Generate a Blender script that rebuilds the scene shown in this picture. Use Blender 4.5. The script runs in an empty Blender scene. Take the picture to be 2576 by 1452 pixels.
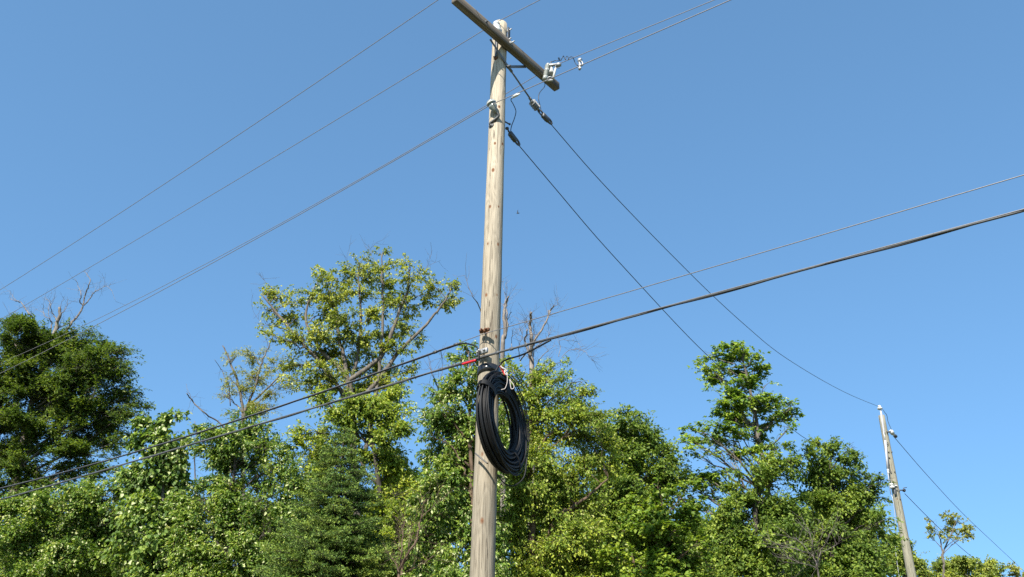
import bpy, math, random
import numpy as np
from mathutils import Vector

# ---------------------------------------------------------------- camera, sky, sun, exposure
SC = bpy.context.scene
COL = SC.collection
PITCH = math.asin(.4727)
cp, sp = math.cos(PITCH), math.sin(PITCH)
ROLL = math.asin(.0176 / cp)
EYE = np.array([0, 0, 1.6])
FW = np.array([0, cp, sp]); up0 = np.array([0, -sp, cp]); X0 = np.array([1., 0, 0])
RT = math.cos(ROLL) * X0 + math.sin(ROLL) * up0
UP = math.cos(ROLL) * up0 - math.sin(ROLL) * X0
FPX, WPX, HPX = 2231., 2576., 1452.
cam_data = bpy.data.cameras.new('camera')
cam = bpy.data.objects.new('camera', cam_data); COL.objects.link(cam)
cam_data.sensor_width = 36; cam_data.lens = 36 * FPX / WPX
cam_data.clip_end = 3000; cam_data.clip_start = .05
from mathutils import Matrix
cam.matrix_world = Matrix(((RT[0], UP[0], -FW[0], 0), (RT[1], UP[1], -FW[1], 0), (RT[2], UP[2], -FW[2], 1.6), (0, 0, 0, 1)))
SC.camera = cam

SUN_EL, SUN_AZ = math.radians(41), math.radians(25)       # behind the camera, to its left
world = bpy.data.worlds.new('World'); SC.world = world; world.use_nodes = True
wn = world.node_tree
sky = wn.nodes.new('ShaderNodeTexSky'); sky.sky_type = 'NISHITA'; sky.sun_disc = False
sky.sun_elevation = SUN_EL; sky.sun_rotation = math.pi + SUN_AZ
sky.air_density = .6; sky.dust_density = 0.9; sky.ozone_density = 4.0; sky.altitude = 0
bg = wn.nodes['Background']; bg.inputs['Strength'].default_value = 0.15
# gamma flattens the sky gradient, tint sets a cool white balance
gam = wn.nodes.new('ShaderNodeGamma'); gam.inputs[1].default_value = .55; wn.links.new(sky.outputs[0], gam.inputs[0])
tint = wn.nodes.new('ShaderNodeMix'); tint.data_type = 'RGBA'; tint.blend_type = 'MULTIPLY'; tint.inputs[0].default_value = 1
tint.inputs[7].default_value = (.665, 1.08, 1.36, 1); wn.links.new(gam.outputs[0], tint.inputs[6]); wn.links.new(tint.outputs[2], bg.inputs['Color'])
sl = bpy.data.lights.new('sun', 'SUN'); sl.energy = 4.8; sl.angle = math.radians(.5); sl.color = (1, .93, .82)
so = bpy.data.objects.new('sun', sl); COL.objects.link(so); so.location = (-10, -20, 30)
TO_SUN = Vector((-math.sin(SUN_AZ) * math.cos(SUN_EL), -math.cos(SUN_AZ) * math.cos(SUN_EL), math.sin(SUN_EL)))
so.rotation_euler = (-TO_SUN).to_track_quat('-Z', 'Y').to_euler()
vs = SC.view_settings
vs.view_transform = 'Standard'; vs.look = 'None'; vs.exposure = 1.2; vs.gamma = 1
SC.cycles.max_bounces = 12; SC.cycles.diffuse_bounces = 9; SC.cycles.transparent_max_bounces = 4
SC.cycles.use_denoising = False

# ---------------------------------------------------------------- measuring helpers (survey of the place)
def ray(px, py): return FW + RT * (px - WPX / 2) / FPX + UP * (HPX / 2 - py) / FPX
def at(px, py, Y):
    d = ray(px, py); return EYE + d * (Y / d[1])
def plane_at(px, py, A, d):
    n = np.array([-d[1], d[0], 0]); q = ray(px, py); return EYE + q * (((A - EYE) @ n) / (q @ n))
def scale_at(p): return ((p - EYE) @ FW) / FPX            # metres per unit of picture angle
POLE = np.array([-.238, 9.1, 0]); LINE = np.array([.762, -.648, 0]); ARM = np.array([.648, .762, 0])
ZUP = np.array([0, 0, 1.])

# ---------------------------------------------------------------- mesh helpers
class MB:
    def __init__(s): s.v = []; s.f4 = []; s.f3 = []; s.n = 0
    def add(s, v, quads=None, tris=None):
        v = np.asarray(v, float).reshape(-1, 3)
        if quads is not None and len(quads): s.f4.append(np.asarray(quads, np.int64).reshape(-1, 4) + s.n)
        if tris is not None and len(tris): s.f3.append(np.asarray(tris, np.int64).reshape(-1, 3) + s.n)
        s.v.append(v); s.n += len(v)
    def tube(s, pts, r, n=8, cap=True):
        P = np.asarray(pts, float); m = len(P)
        R = np.full(m, float(r)) if np.isscalar(r) else np.asarray(r, float)
        T = np.gradient(P, axis=0); T /= np.linalg.norm(T, axis=1)[:, None] + 1e-12
        a = np.cross(T[0], [0, 0, 1.]);
        if np.linalg.norm(a) < 1e-3: a = np.array([1., 0, 0])
        A = []
        for t in T:
            a = a - t * (a @ t); a /= np.linalg.norm(a) + 1e-12; A.append(a)
        A = np.array(A); B = np.cross(T, A)
        ang = np.arange(n) * 2 * np.pi / n
        V = P[:, None] + R[:, None, None] * (A[:, None] * np.cos(ang)[None, :, None] + B[:, None] * np.sin(ang)[None, :, None])
        q = []
        for i in range(m - 1):
            for j in range(n):
                k = (j + 1) % n; q.append((i * n + j, i * n + k, (i + 1) * n + k, (i + 1) * n + j))
        V = V.reshape(-1, 3); t3 = []
        if cap:
            V = np.vstack([V, P[0], P[-1]]); b = m * n
            for j in range(n):
                k = (j + 1) % n
                t3.append((b, k, j)); t3.append((b + 1, (m - 1) * n + j, (m - 1) * n + k))
        s.add(V, q, t3)
    def lathe(s, base, axis, prof, n=20):
        ax = np.asarray(axis, float); ax = ax / np.linalg.norm(ax)
        pts = [np.asarray(base, float) + ax * h for h, r in prof]
        a = np.cross(ax, [0.3, .2, 1.]); a /= np.linalg.norm(a); b = np.cross(ax, a)
        ang = np.arange(n) * 2 * np.pi / n; V = []; q = []
        for (h, r), p in zip(prof, pts):
            V += [p + r * (a * math.cos(t) + b * math.sin(t)) for t in ang]
        for i in range(len(prof) - 1):
            for j in range(n):
                k = (j + 1) % n; q.append((i * n + j, i * n + k, (i + 1) * n + k, (i + 1) * n + j))
        m = len(prof); V += [pts[0], pts[-1]]; t3 = []
        for j in range(n):
            k = (j + 1) % n; t3.append((m * n, k, j)); t3.append((m * n + 1, (m - 1) * n + j, (m - 1) * n + k))
        s.add(V, q, t3)
    def beam(s, p0, p1, wdt, hgt, side=None, bev=.006, up=None):
        p0 = np.asarray(p0, float); p1 = np.asarray(p1, float); d = p1 - p0; L = np.linalg.norm(d); d /= L
        if side is None:
            side = np.cross(d, [0, 0, 1.])
            if np.linalg.norm(side) < 1e-3: side = np.array([1., 0, 0])
        side = side - d * (side @ d); side = side / np.linalg.norm(side); u = np.cross(side, d)
        w, h, b = wdt / 2, hgt / 2, min(bev, wdt / 3, hgt / 3)
        o = [(-w + b, -h), (w - b, -h), (w, -h + b), (w, h - b), (w - b, h), (-w + b, h), (-w, h - b), (-w, -h + b)]
        V = []
        for t, k in ((0, .93), (b, 1.), (L - b, 1.), (L, .93)):
            V += [p0 + d * t + side * x * k + u * y * k for x, y in o]
        q = [(i * 8 + j, i * 8 + (j + 1) % 8, (i + 1) * 8 + (j + 1) % 8, (i + 1) * 8 + j) for i in range(3) for j in range(8)]
        V += [p0, p1]; t3 = []
        for j in range(8): t3 += [(32, (j + 1) % 8, j), (33, 24 + j, 24 + (j + 1) % 8)]
        s.add(V, q, t3)
    def twigs(s, P, r0, r1):
        """P (N,3,3): three-point twigs; three-sided tubes"""
        N = len(P)
        if not N: return
        T = P[:, 2] - P[:, 0]; T /= np.linalg.norm(T, axis=1)[:, None] + 1e-9
        a = np.cross(T, np.array([.31, .2, .93])); a /= np.linalg.norm(a, axis=1)[:, None] + 1e-9; b = np.cross(T, a)
        V = np.empty((N, 3, 3, 3)); rr = [r0, (r0 + r1) / 2, r1]
        for i in range(3):
            for j in range(3):
                t = j * 2 * np.pi / 3
                V[:, i, j] = P[:, i] + np.asarray(rr[i]).reshape(-1, 1) * (a * math.cos(t) + b * math.sin(t))
        base = np.arange(N)[:, None] * 9
        q = np.array([(i * 3 + j, i * 3 + (j + 1) % 3, (i + 1) * 3 + (j + 1) % 3, (i + 1) * 3 + j) for i in range(2) for j in range(3)])
        s.add(V.reshape(-1, 3), (base[:, :, None] + q[None]).reshape(-1, 4))
    def leaves(s, P, D, Nn, L, Wd, fold=.25):
        """leaf blades: base P, direction D, normal Nn, length L, width Wd"""
        N = len(P)
        if not N: return
        D = D / (np.linalg.norm(D, axis=1)[:, None] + 1e-9)
        S = np.cross(D, Nn); S /= np.linalg.norm(S, axis=1)[:, None] + 1e-9; U = np.cross(S, D)
        L = L[:, None]; h = Wd[:, None] / 2
        lift = U * h * fold * 2; curl = -U * L * .12
        V = np.stack([P, P + D * L * .33 - S * h + lift, P + D * L * .70 - S * h * .72 + lift * .7 + curl * .5,
                      P + D * L + curl, P + D * L * .70 + S * h * .72 + lift * .7 + curl * .5, P + D * L * .33 + S * h + lift], axis=1)
        base = np.arange(N)[:, None] * 6
        q = np.array([(0, 3, 2, 1), (0, 5, 4, 3)])
        s.add(V.reshape(-1, 3), (base[:, :, None] + q[None]).reshape(-1, 4))
    def build(s, name, mat, parent=None, smooth=True, origin=None):
        V = np.vstack(s.v)
        o0 = np.zeros(3)
        if parent is not None: o0 = np.array(parent.get('_o', (0, 0, 0)), float)
        elif origin is not None: o0 = np.asarray(origin, float)
        V = V - o0
        me = bpy.data.meshes.new(name)
        f4 = np.vstack(s.f4) if s.f4 else np.zeros((0, 4), np.int64)
        f3 = np.vstack(s.f3) if s.f3 else np.zeros((0, 3), np.int64)
        loops = np.concatenate([f4.ravel(), f3.ravel()]).astype(np.int32)
        n4, n3 = len(f4), len(f3)
        start = np.concatenate([np.arange(n4) * 4, n4 * 4 + np.arange(n3) * 3]).astype(np.int32)
        me.vertices.add(len(V)); me.vertices.foreach_set('co', V.astype(np.float32).ravel())
        me.loops.add(len(loops)); me.loops.foreach_set('vertex_index', loops)
        me.polygons.add(n4 + n3); me.polygons.foreach_set('loop_start', start)
        if smooth: me.polygons.foreach_set('use_smooth', np.ones(n4 + n3, bool))
        me.update(calc_edges=True)
        me.materials.append(mat)
        ob = bpy.data.objects.new(name, me); COL.objects.link(ob)
        if parent is not None: ob.parent = parent; ob['_o'] = tuple(o0)
        else: ob.location = o0; ob['_o'] = tuple(o0)
        OBS.append(ob)
        return ob
OBS = []
def thing(name, label, cat, loc, group=None):
    o = bpy.data.objects.new(name, None); COL.objects.link(o); o.location = loc; o['_o'] = tuple(float(x) for x in loc)
    o.empty_display_size = .2
    o['label'] = label; o['category'] = cat
    if group: o['group'] = group
    OBS.append(o); return o
def tag(o, label, cat, group=None):
    o['label'] = label; o['category'] = cat
    if group: o['group'] = group
    return o
def smooth_path(P, k=6):
    P = np.asarray(P, float)
    if len(P) < 3: return P
    Q = np.vstack([2 * P[0] - P[1], P, 2 * P[-1] - P[-2]]); out = []
    for i in range(1, len(Q) - 2):
        for t in np.arange(k) / k:
            p0, p1, p2, p3 = Q[i - 1], Q[i], Q[i + 1], Q[i + 2]
            out.append(.5 * (2 * p1 + (p2 - p0) * t + (2 * p0 - 5 * p1 + 4 * p2 - p3) * t * t + (3 * p1 - p0 - 3 * p2 + p3) * t ** 3))
    out.append(P[-1]); return np.array(out)

# ---------------------------------------------------------------- materials
def mat(name):
    m = bpy.data.materials.new(name); m.use_nodes = True; nt = m.node_tree
    return m, nt, nt.nodes['Principled BSDF']
def nd(nt, typ, **kw):
    n = nt.nodes.new(typ)
    for k, v in kw.items(): setattr(n, k, v)
    return n
def ramp(nt, fac, stops):
    r = nd(nt, 'ShaderNodeValToRGB'); e = r.color_ramp.elements
    while len(e) < len(stops): e.new(.5)
    for x, (p, c) in zip(e, stops): x.position = p; x.color = (*c, 1)
    nt.links.new(fac, r.inputs[0]); return r.outputs[0]
def noise(nt, vec, scale, detail=4, rough=.55, dist=0.):
    n = nd(nt, 'ShaderNodeTexNoise'); n.inputs['Scale'].default_value = scale; n.inputs['Detail'].default_value = detail
    n.inputs['Roughness'].default_value = rough; n.inputs['Distortion'].default_value = dist
    if vec is not None: nt.links.new(vec, n.inputs['Vector'])
    return n.outputs[0]
def mapped(nt, sc):
    t = nd(nt, 'ShaderNodeTexCoord'); m = nd(nt, 'ShaderNodeMapping'); m.inputs['Scale'].default_value = sc
    nt.links.new(t.outputs['Object'], m.inputs['Vector']); return m.outputs[0]
def mth(nt, op, a, b=None, c=None):
    n = nd(nt, 'ShaderNodeMath', operation=op)
    for i, x in enumerate((a, b, c)):
        if x is None: continue
        if isinstance(x, (int, float)): n.inputs[i].default_value = x
        else: nt.links.new(x, n.inputs[i])
    return n.outputs[0]
def mix(nt, fac, a, b, mode='MIX'):
    n = nd(nt, 'ShaderNodeMix', data_type='RGBA', blend_type=mode)
    if isinstance(fac, (int, float)): n.inputs[0].default_value = fac
    else: nt.links.new(fac, n.inputs[0])
    for i, x in ((6, a), (7, b)):
        if isinstance(x, tuple): n.inputs[i].default_value = (*x, 1)
        else: nt.links.new(x, n.inputs[i])
    return n.outputs[2]
def bump(nt, bs, h, strength, dist=.01):
    b = nd(nt, 'ShaderNodeBump'); b.inputs['Strength'].default_value = strength; b.inputs['Distance'].default_value = dist
    nt.links.new(h, b.inputs['Height']); nt.links.new(b.outputs[0], bs.inputs['Normal'])
def plain(name, c, rough=.5, metal=0., var=.25, scale=14, spec=.4):
    c = tuple(x * .78 for x in c)
    m, nt, bs = mat(name); v = mapped(nt, (1, 1, 1)); n = noise(nt, v, scale, 5)
    c2 = tuple(x * (1 - var) for x in c); c1 = tuple(min(1, x * (1 + var * .6)) for x in c)
    nt.links.new(ramp(nt, n, [(.3, c2), (.7, c1)]), bs.inputs['Base Color'])
    bs.inputs['Roughness'].default_value = rough; bs.inputs['Metallic'].default_value = metal
    bs.inputs['Specular IOR Level'].default_value = spec
    return m
def pole_wood(name, knots, light, mid, dark, weather):
    m, nt, bs = mat(name); L = nt.links
    tc = nd(nt, 'ShaderNodeTexCoord').outputs['Object']
    # knots push the grain aside
    fld = None; core = None
    for kx, ky, kz, kr in knots:
        s_ = nd(nt, 'ShaderNodeVectorMath', operation='SUBTRACT'); L.new(tc, s_.inputs[0]); s_.inputs[1].default_value = (kx, ky, kz)
        e_ = nd(nt, 'ShaderNodeVectorMath', operation='MULTIPLY'); L.new(s_.outputs[0], e_.inputs[0]); e_.inputs[1].default_value = (1, 1, .62)
        l_ = nd(nt, 'ShaderNodeVectorMath', operation='LENGTH'); L.new(e_.outputs[0], l_.inputs[0])
        q = mth(nt, 'DIVIDE', l_.outputs['Value'], kr)
        core = q if core is None else mth(nt, 'MINIMUM', core, q)
    g1 = noise(nt, mapped(nt, (38, 38, 2.0)), 1.0, 6, .7, .5)
    g2 = noise(nt, mapped(nt, (70, 70, 3.0)), 1.0, 3, .6)
    ctr = noise(nt, mapped(nt, (5.5, 5.5, .8)), 1.0, 1.5, .45, .4)
    halo = mth(nt, 'DIVIDE', 1.0, mth(nt, 'ADD', core, 1.0))
    band = mth(nt, 'SINE', mth(nt, 'ADD', mth(nt, 'MULTIPLY', ctr, 95), mth(nt, 'MULTIPLY', halo, 16)))
    band = mth(nt, 'MULTIPLY_ADD', band, .5, .5)
    h = mth(nt, 'ADD', mth(nt, 'MULTIPLY', g1, .62), mth(nt, 'ADD', mth(nt, 'MULTIPLY', band, .11), mth(nt, 'MULTIPLY', g2, .28)))
    c = ramp(nt, h, [(.28, dark), (.45, mid), (.68, light)])
    sepz = nd(nt, 'ShaderNodeSeparateXYZ'); L.new(tc, sepz.inputs[0])
    low = mth(nt, 'SUBTRACT', 1.0, mth(nt, 'DIVIDE', sepz.outputs['Z'], 9.0))
    wz = mth(nt, 'MULTIPLY_ADD', noise(nt, mapped(nt, (6, 6, .9)), 1.0, 4), 1.2, mth(nt, 'SUBTRACT', low, .45))
    wf = nd(nt, 'ShaderNodeClamp'); L.new(wz, wf.inputs[0])
    c = mix(nt, mth(nt, 'MULTIPLY', wf.outputs[0], .92), c, mix(nt, 1.0, c, weather, 'MULTIPLY'))
    # drying checks: thin dark cracks
    cr = noise(nt, mapped(nt, (34, 34, .55)), 1.0, 2, .5)
    ck = mth(nt, 'LESS_THAN', mth(nt, 'ABSOLUTE', mth(nt, 'SUBTRACT', cr, .60)), .012)
    c = mix(nt, mth(nt, 'MULTIPLY', ck, .75), c, (.07, .055, .04))
    kf = nd(nt, 'ShaderNodeMapRange'); L.new(core, kf.inputs[0]); kf.inputs[1].default_value = 1.0; kf.inputs[2].default_value = .55
    kn = noise(nt, mapped(nt, (1, 1, 1)), 60, 4)
    c = mix(nt, kf.outputs[0], c, ramp(nt, kn, [(.35, (.07, .03, .015)), (.65, (.20, .085, .035))]))
    L.new(c, bs.inputs['Base Color']); bs.inputs['Roughness'].default_value = .8; bs.inputs['Specular IOR Level'].default_value = .25
    bump(nt, bs, mth(nt, 'SUBTRACT', h, mth(nt, 'MULTIPLY', ck, .8)), .8, .012)
    return m
def bark(name, dark, light, scale=1.):
    dark = tuple(x * .78 for x in dark); light = tuple(x * .78 for x in light)
    m, nt, bs = mat(name)
    n = noise(nt, mapped(nt, (22 * scale, 22 * scale, 5 * scale)), 1.0, 6, .65, .6)
    p = noise(nt, mapped(nt, (2, 2, 1.2)), 1.0, 3)
    c = ramp(nt, n, [(.3, dark), (.7, light)])
    c = mix(nt, mth(nt, 'MULTIPLY', p, .6), c, mix(nt, 1.0, c, (.75, .72, .66), 'MULTIPLY'))
    nt.links.new(c, bs.inputs['Base Color']); bs.inputs['Roughness'].default_value = .85; bs.inputs['Specular IOR Level'].default_value = .2
    bump(nt, bs, n, .6, .02)
    return m
def leaf_mat(name, dark, mid, light, pale=None, pale_frac=.05, trans=.42, rough=.5):
    m, nt, bs = mat(name); L = nt.links
    rnd = nd(nt, 'ShaderNodeNewGeometry').outputs['Random Per Island']
    cl = noise(nt, mapped(nt, (1, 1, 1)), 1.3, 3)
    x = mth(nt, 'MULTIPLY_ADD', cl, .9, mth(nt, 'MULTIPLY_ADD', rnd, .45, -.17))
    c = ramp(nt, x, [(.22, dark), (.5, mid), (.80, light)])
    if pale:
        cl2 = noise(nt, mapped(nt, (1, 1, 1)), 2.2, 2)
        thr = mth(nt, 'MULTIPLY_ADD', cl2, -.5 * min(1, pale_frac * 6), 1.0 - pale_frac + .25 * min(1, pale_frac * 6))
        c = mix(nt, mth(nt, 'GREATER_THAN', mth(nt, 'FRACT', mth(nt, 'MULTIPLY', rnd, 7.31)), thr), c, pale)
    L.new(c, bs.inputs['Base Color']); bs.inputs['Roughness'].default_value = rough; bs.inputs['Specular IOR Level'].default_value = .22
    tr = nd(nt, 'ShaderNodeBsdfTranslucent')
    L.new(mix(nt, 1.0, c, (1.25, 1.25, .55), 'MULTIPLY'), tr.inputs[0])
    ms = nd(nt, 'ShaderNodeMixShader'); ms.inputs[0].default_value = trans
    L.new(bs.outputs[0], ms.inputs[1]); L.new(tr.outputs[0], ms.inputs[2])
    L.new(ms.outputs[0], nt.nodes['Material Output'].inputs['Surface'])
    return m

def pole_knots(axis, spots, r0, r1, h):
    out = []
    for px, py, k in spots:
        p = at(px, py, axis[1]); r = r0 + (r1 - r0) * p[2] / h
        q = ray(px, py); o = EYE[:2] - axis[:2]; d = q[:2]
        A_, B_, C_ = d @ d, 2 * o @ d, o @ o - r * r
        disc = max(B_ * B_ - 4 * A_ * C_, 0); t = (-B_ - math.sqrt(disc)) / (2 * A_)
        p = EYE + q * t; out.append((p[0] - axis[0], p[1] - axis[1], p[2], k))
    return out
KN = pole_knots(POLE, [(1232, 519, .021), (1255, 519, .016), (1226, 612, .02), (1254, 614, .022), (1222, 741, .024), (1252, 741, .02),
                       (1225, 832, .028), (1250, 846, .026), (1245, 360, .02), (1265, 362, .02), (1240, 427, .026), (1246, 303, .019),
                       (1256, 268, .02), (1247, 148, .018), (1212, 1141, .026), (1214, 1161, .02), (1212, 1309, .032), (1251, 145, .012)], .165, .10, 10.62)
M_POLE = pole_wood('weathered pole wood', KN, (.50, .435, .335), (.365, .315, .24), (.155, .128, .095), (.36, .36, .35))
M_POLE2 = pole_wood('grey green pole wood', [(.02, -.12, 9.5, .02), (-.05, -.1, 8.7, .02)], (.27, .255, .205), (.205, .195, .15), (.11, .105, .08), (.9, .92, .86))
M_ARM = plain('old grey crossarm timber', (.17, .145, .12), .85, 0, .45, 18, .2)
def _armwood():
    m, nt, bs = mat('weathered crossarm'); 
    ao = nd(nt, 'ShaderNodeTexCoord').outputs['Object']
    rot = nd(nt, 'ShaderNodeMapping'); rot.inputs['Rotation'].default_value = (0, 0, -math.atan2(ARM[1], ARM[0])); nt.links.new(ao, rot.inputs[0])
    sc = nd(nt, 'ShaderNodeMapping'); sc.inputs['Scale'].default_value = (1.5, 40, 40); nt.links.new(rot.outputs[0], sc.inputs[0])
    n = noise(nt, sc.outputs[0], 1.0, 6, .65, .3)
    nt.links.new(ramp(nt, n, [(.3, (.055, .046, .038)), (.5, (.125, .108, .09)), (.72, (.21, .185, .155))]), bs.inputs['Base Color'])
    bs.inputs['Roughness'].default_value = .85; bs.inputs['Specular IOR Level'].default_value = .2
    bump(nt, bs, n, .6, .008); return m
M_ARM = _armwood()
M_GALV = plain('galvanised steel', (.42, .43, .44), .5, .6, .25, 30)
M_GALV_DK = plain('dull hardware steel', (.12, .125, .13), .55, .5, .3, 30)
M_BRACE = plain('grey brace steel', (.22, .225, .23), .6, .3, .25, 20)
M_RUST = plain('rusty bolt steel', (.16, .07, .035), .75, .2, .4, 40)
M_PORC = plain('white porcelain', (.62, .63, .61), .18, 0, .08, 10, .6)
M_PORCG = plain('grey porcelain', (.36, .39, .38), .2, 0, .15, 12, .6)
M_SPOOL = plain('glazed grey insulator', (.23, .26, .25), .2, 0, .25, 12, .6)
M_POLYM = plain('grey polymer sheds', (.26, .27, .28), .5, 0, .15, 12)
M_ALU = plain('weathered aluminium conductor', (.30, .285, .29), .5, .5, .2, 60)
M_COPPER = plain('dark jumper wire', (.035, .045, .06), .5, 0, .3, 40)
M_STRAND = plain('galvanised strand', (.26, .255, .26), .5, .5, .2, 80)
M_CABLE = plain('black cable jacket', (.008, .0085, .010), .55, 0, .35, 30, .3)
M_CABLEG = plain('sun bleached cable jacket', (.06, .062, .062), .45, 0, .3, 30, .5)
M_RED = plain('red plastic sleeve', (.62, .02, .03), .4, 0, .15, 20)
M_ROPE = plain('white pulling rope', (.52, .47, .45), .8, 0, .15, 60, .2)
M_PVC = plain('pale grey conduit', (.50, .51, .54), .4, 0, .1, 10)

# ---------------------------------------------------------------- ground
gm, gnt, gbs = mat('rough roadside grass')
gn = noise(gnt, mapped(gnt, (1, 1, 1)), .6, 8, .65); gf = noise(gnt, mapped(gnt, (1, 1, 1)), 14, 6, .7)
gnt.links.new(mix(gnt, gf, ramp(gnt, gn, [(.35, (.045, .07, .02)), (.65, (.11, .12, .05))]), (.13, .11, .06)), gbs.inputs['Base Color'])
gbs.inputs['Roughness'].default_value = .95; bump(gnt, gbs, gf, .8, .05)
g = MB(); N = 41; xs = np.linspace(-1, 1, N); xs = np.sign(xs) * np.abs(xs) ** 2.2 * 1500
gx, gy = np.meshgrid(xs, xs)
g.add(np.stack([gx, gy, np.zeros_like(gx)], -1).reshape(-1, 3), [(i * N + j, i * N + j + 1, (i + 1) * N + j + 1, (i + 1) * N + j) for i in range(N - 1) for j in range(N - 1)])
go = g.build('ground', gm); go['kind'] = 'structure'; go['label'] = 'rough grassy roadside verge'

# ---------------------------------------------------------------- main utility pole
pole = thing('utility_pole', 'tall weathered tan wooden pole with crossarm and black cable coil in the foreground', 'utility pole', POLE, 'wooden utility poles')
b = MB(); zz = np.concatenate([[-.4, 0], np.linspace(.2, 10.62, 60)])
rr = np.interp(zz, [-.4, 0, 3.2, 10.62], [.152, .15, .126, .099])
rs = random.Random(4)
b.tube([POLE + [rs.uniform(-.0015, .0015), rs.uniform(-.0015, .0015), z] for z in zz], rr * np.array([1 + rs.uniform(-.006, .006) for _ in zz]), 40)
shaft = b.build('pole_shaft', M_POLE, pole)
POLE_R = lambda z: float(np.interp(z, [0, 3.2, 10.62], [.15, .126, .099]))
# crossarm on the side of the pole that faces the oncoming line
AZ = 10.16; ac = POLE + LINE * .155 + ZUP * AZ
b = MB(); b.beam(ac - ARM * 1.06, ac + ARM * 1.09, .098, .12, LINE, .008)
xarm = b.build('crossarm', M_ARM, pole, smooth=False)
b = MB()
for s_ in (-.035, 0.06):
    pass
b.tube([ac - LINE * .27, ac + LINE * .115], .009, 8); b.lathe(ac + LINE * .05, LINE, [(0, .03), (.006, .03), (.007, .017), (.022, .017)], 6)
b.build('through_bolt', M_GALV, xarm)
for s_, zo in ((-.5, 0), (.78, 0)):
    b = MB(); b.lathe(ac + ARM * s_ + LINE * .045, LINE, [(0, .022), (.006, .022), (.007, .013), (.03, .012)], 6); b.build('bolt', M_GALV_DK, xarm)
# two flat braces that meet on the pole
bm_ = POLE + LINE * (POLE_R(9.8) + .012) + ZUP * 9.74
brs = plane_at(1279, 168, POLE + LINE * .12, ARM)
for px, py in ((1233, 99), (1322, 168)):
    e = plane_at(px, py, ac - LINE * .065, ARM) 
    b = MB(); b.beam(e + ZUP * .0, brs, .04, .008, np.cross(brs - e, LINE), .002)
    b.build('crossarm_brace', M_BRACE, pole, smooth=False)
b = MB(); b.lathe(brs, LINE, [(-.02, .024), (.012, .024), (.014, .014), (.04, .013)], 8); b.build('brace_bolt', M_GALV_DK, pole)
# pole top insulator
def pin_insulator(parent, base, axis, k=1., m=None, name='pin_insulator'):
    b = MB(); b.lathe(base, axis, [(-.10 * k, .012), (0, .012), (.0, .035 * k), (.012 * k, .062 * k), (.05 * k, .068 * k), (.075 * k, .05 * k), (.09 * k, .052 * k),
                                   (.115 * k, .050 * k), (.128 * k, .034 * k), (.142 * k, .034 * k), (.152 * k, .044 * k), (.172 * k, .04 * k), (.182 * k, .018 * k), (.184 * k, .001)], 24)
    return b.build(name, m or M_PORC, parent)
ptop = plane_at(1249, 83, POLE - LINE * .0 - ARM * .115, LINE)
pin_insulator(pole, ptop - ZUP * .02, (-.03, 0, 1), 1.15)
b = MB(); b.beam(ptop - ZUP * .42, ptop - ZUP * .05, .04, .008, LINE, .002); b.build('pole_top_bracket', M_GALV_DK, pole, smooth=False)
for px, py in ((1283, 75), (1282, 98)):
    p = plane_at(px, py, POLE + LINE * .13 + ARM * .02, ARM); b = MB(); b.tube([p - LINE * .1, p + LINE * .03], .009, 8)
    b.lathe(p - LINE * .04, LINE, [(0, .022), (.006, .022), (.007, .014), (.02, .014)], 6); b.build('top_bolt', M_GALV, pole)
b = MB(); p = plane_at(1280, 84, POLE + LINE * .12, ARM); b.beam(p + ZUP * .1, p - ZUP * .12, .05, .012, ARM, .003); b.build('top_plate', M_GALV_DK, pole, smooth=False)
# neutral spool insulator held out by a bracket
sp0 = plane_at(1238, 264, POLE - ARM * .175, LINE)
ax = -ARM * .35 + ZUP * .9 - LINE * .25; ax /= np.linalg.norm(ax)
b = MB(); b.lathe(sp0 - ax * .075, ax, [(-.055, .018), (0, .034), (.035, .052), (.058, .058), (.066, .045), (.082, .045), (.092, .062), (.118, .062), (.138, .046), (.146, .015), (.147, .001)], 24)
spl = b.build('spool_insulator', M_SPOOL, pole)
b = MB(); b.lathe(sp0 - ax * .075, ax, [(.091, .0635), (.096, .0655), (.104, .0655), (.109, .0635)], 24); b.build('white_band', M_PORC, spl)  # plain white ring round the upper flange of the spool
b = MB(); q = POLE - ARM * (POLE_R(9) + .0) + ZUP * (sp0[2] - .26)
b.tube(smooth_path([sp0 - ax * .11, sp0 - ax * .17 + ARM * .02, q + ZUP * .03 - ARM * .02, q]), .016, 8)
b.lathe(q, -ARM, [(-.01, .04), (.006, .04), (.007, .02), (.022, .02)], 8); b.build('spool_bracket', M_GALV_DK, pole)
# pin insulator of the near phase wire on top of the arm
ph0 = plane_at(1387, 196, POLE + ARM * .98, LINE); ph0 = ac + ARM * .93 + ZUP * .11
pin_insulator(pole, ph0, (0, 0, 1), 1.0)
w10 = ac - ARM * .98 + ZUP * .11
pin_insulator(pole, w10, (0, 0, 1), 1.0)
# fuse cutout at the right end of the arm
zc = lambda zx, zy, Y: at((1680 + zx / 9.68) * .7892, (160 + zy / 9.68) * .7892, Y)
CY = 9.52
cut0, cut1 = zc(545, 925, CY), zc(655, 445, CY + .03); cax = cut1 - cut0; cl = np.linalg.norm(cax); cax /= cl
prof = [(0, .001), (0, .034), (.07 * cl / .3, .036), (.075 * cl / .3, .026)]
h = .085 * cl / .3
for i in range(8):
    if i in (4,): prof += [(h, .026), (h + .002, .036), (h + .05, .036), (h + .052, .026)]; h += .06
    prof += [(h, .026), (h + .004, .041), (h + .010, .036), (h + .014, .026)]; h += .0195
prof += [(cl - .03, .026), (cl - .029, .033), (cl, .032), (cl, .001)]
b = MB(); b.lathe(cut0, cax, prof, 20)
cut = b.build('fuse_cutout', M_PORCG, pole)
f0, f1 = zc(805, 880, CY - .02), zc(885, 545, CY)
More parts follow.
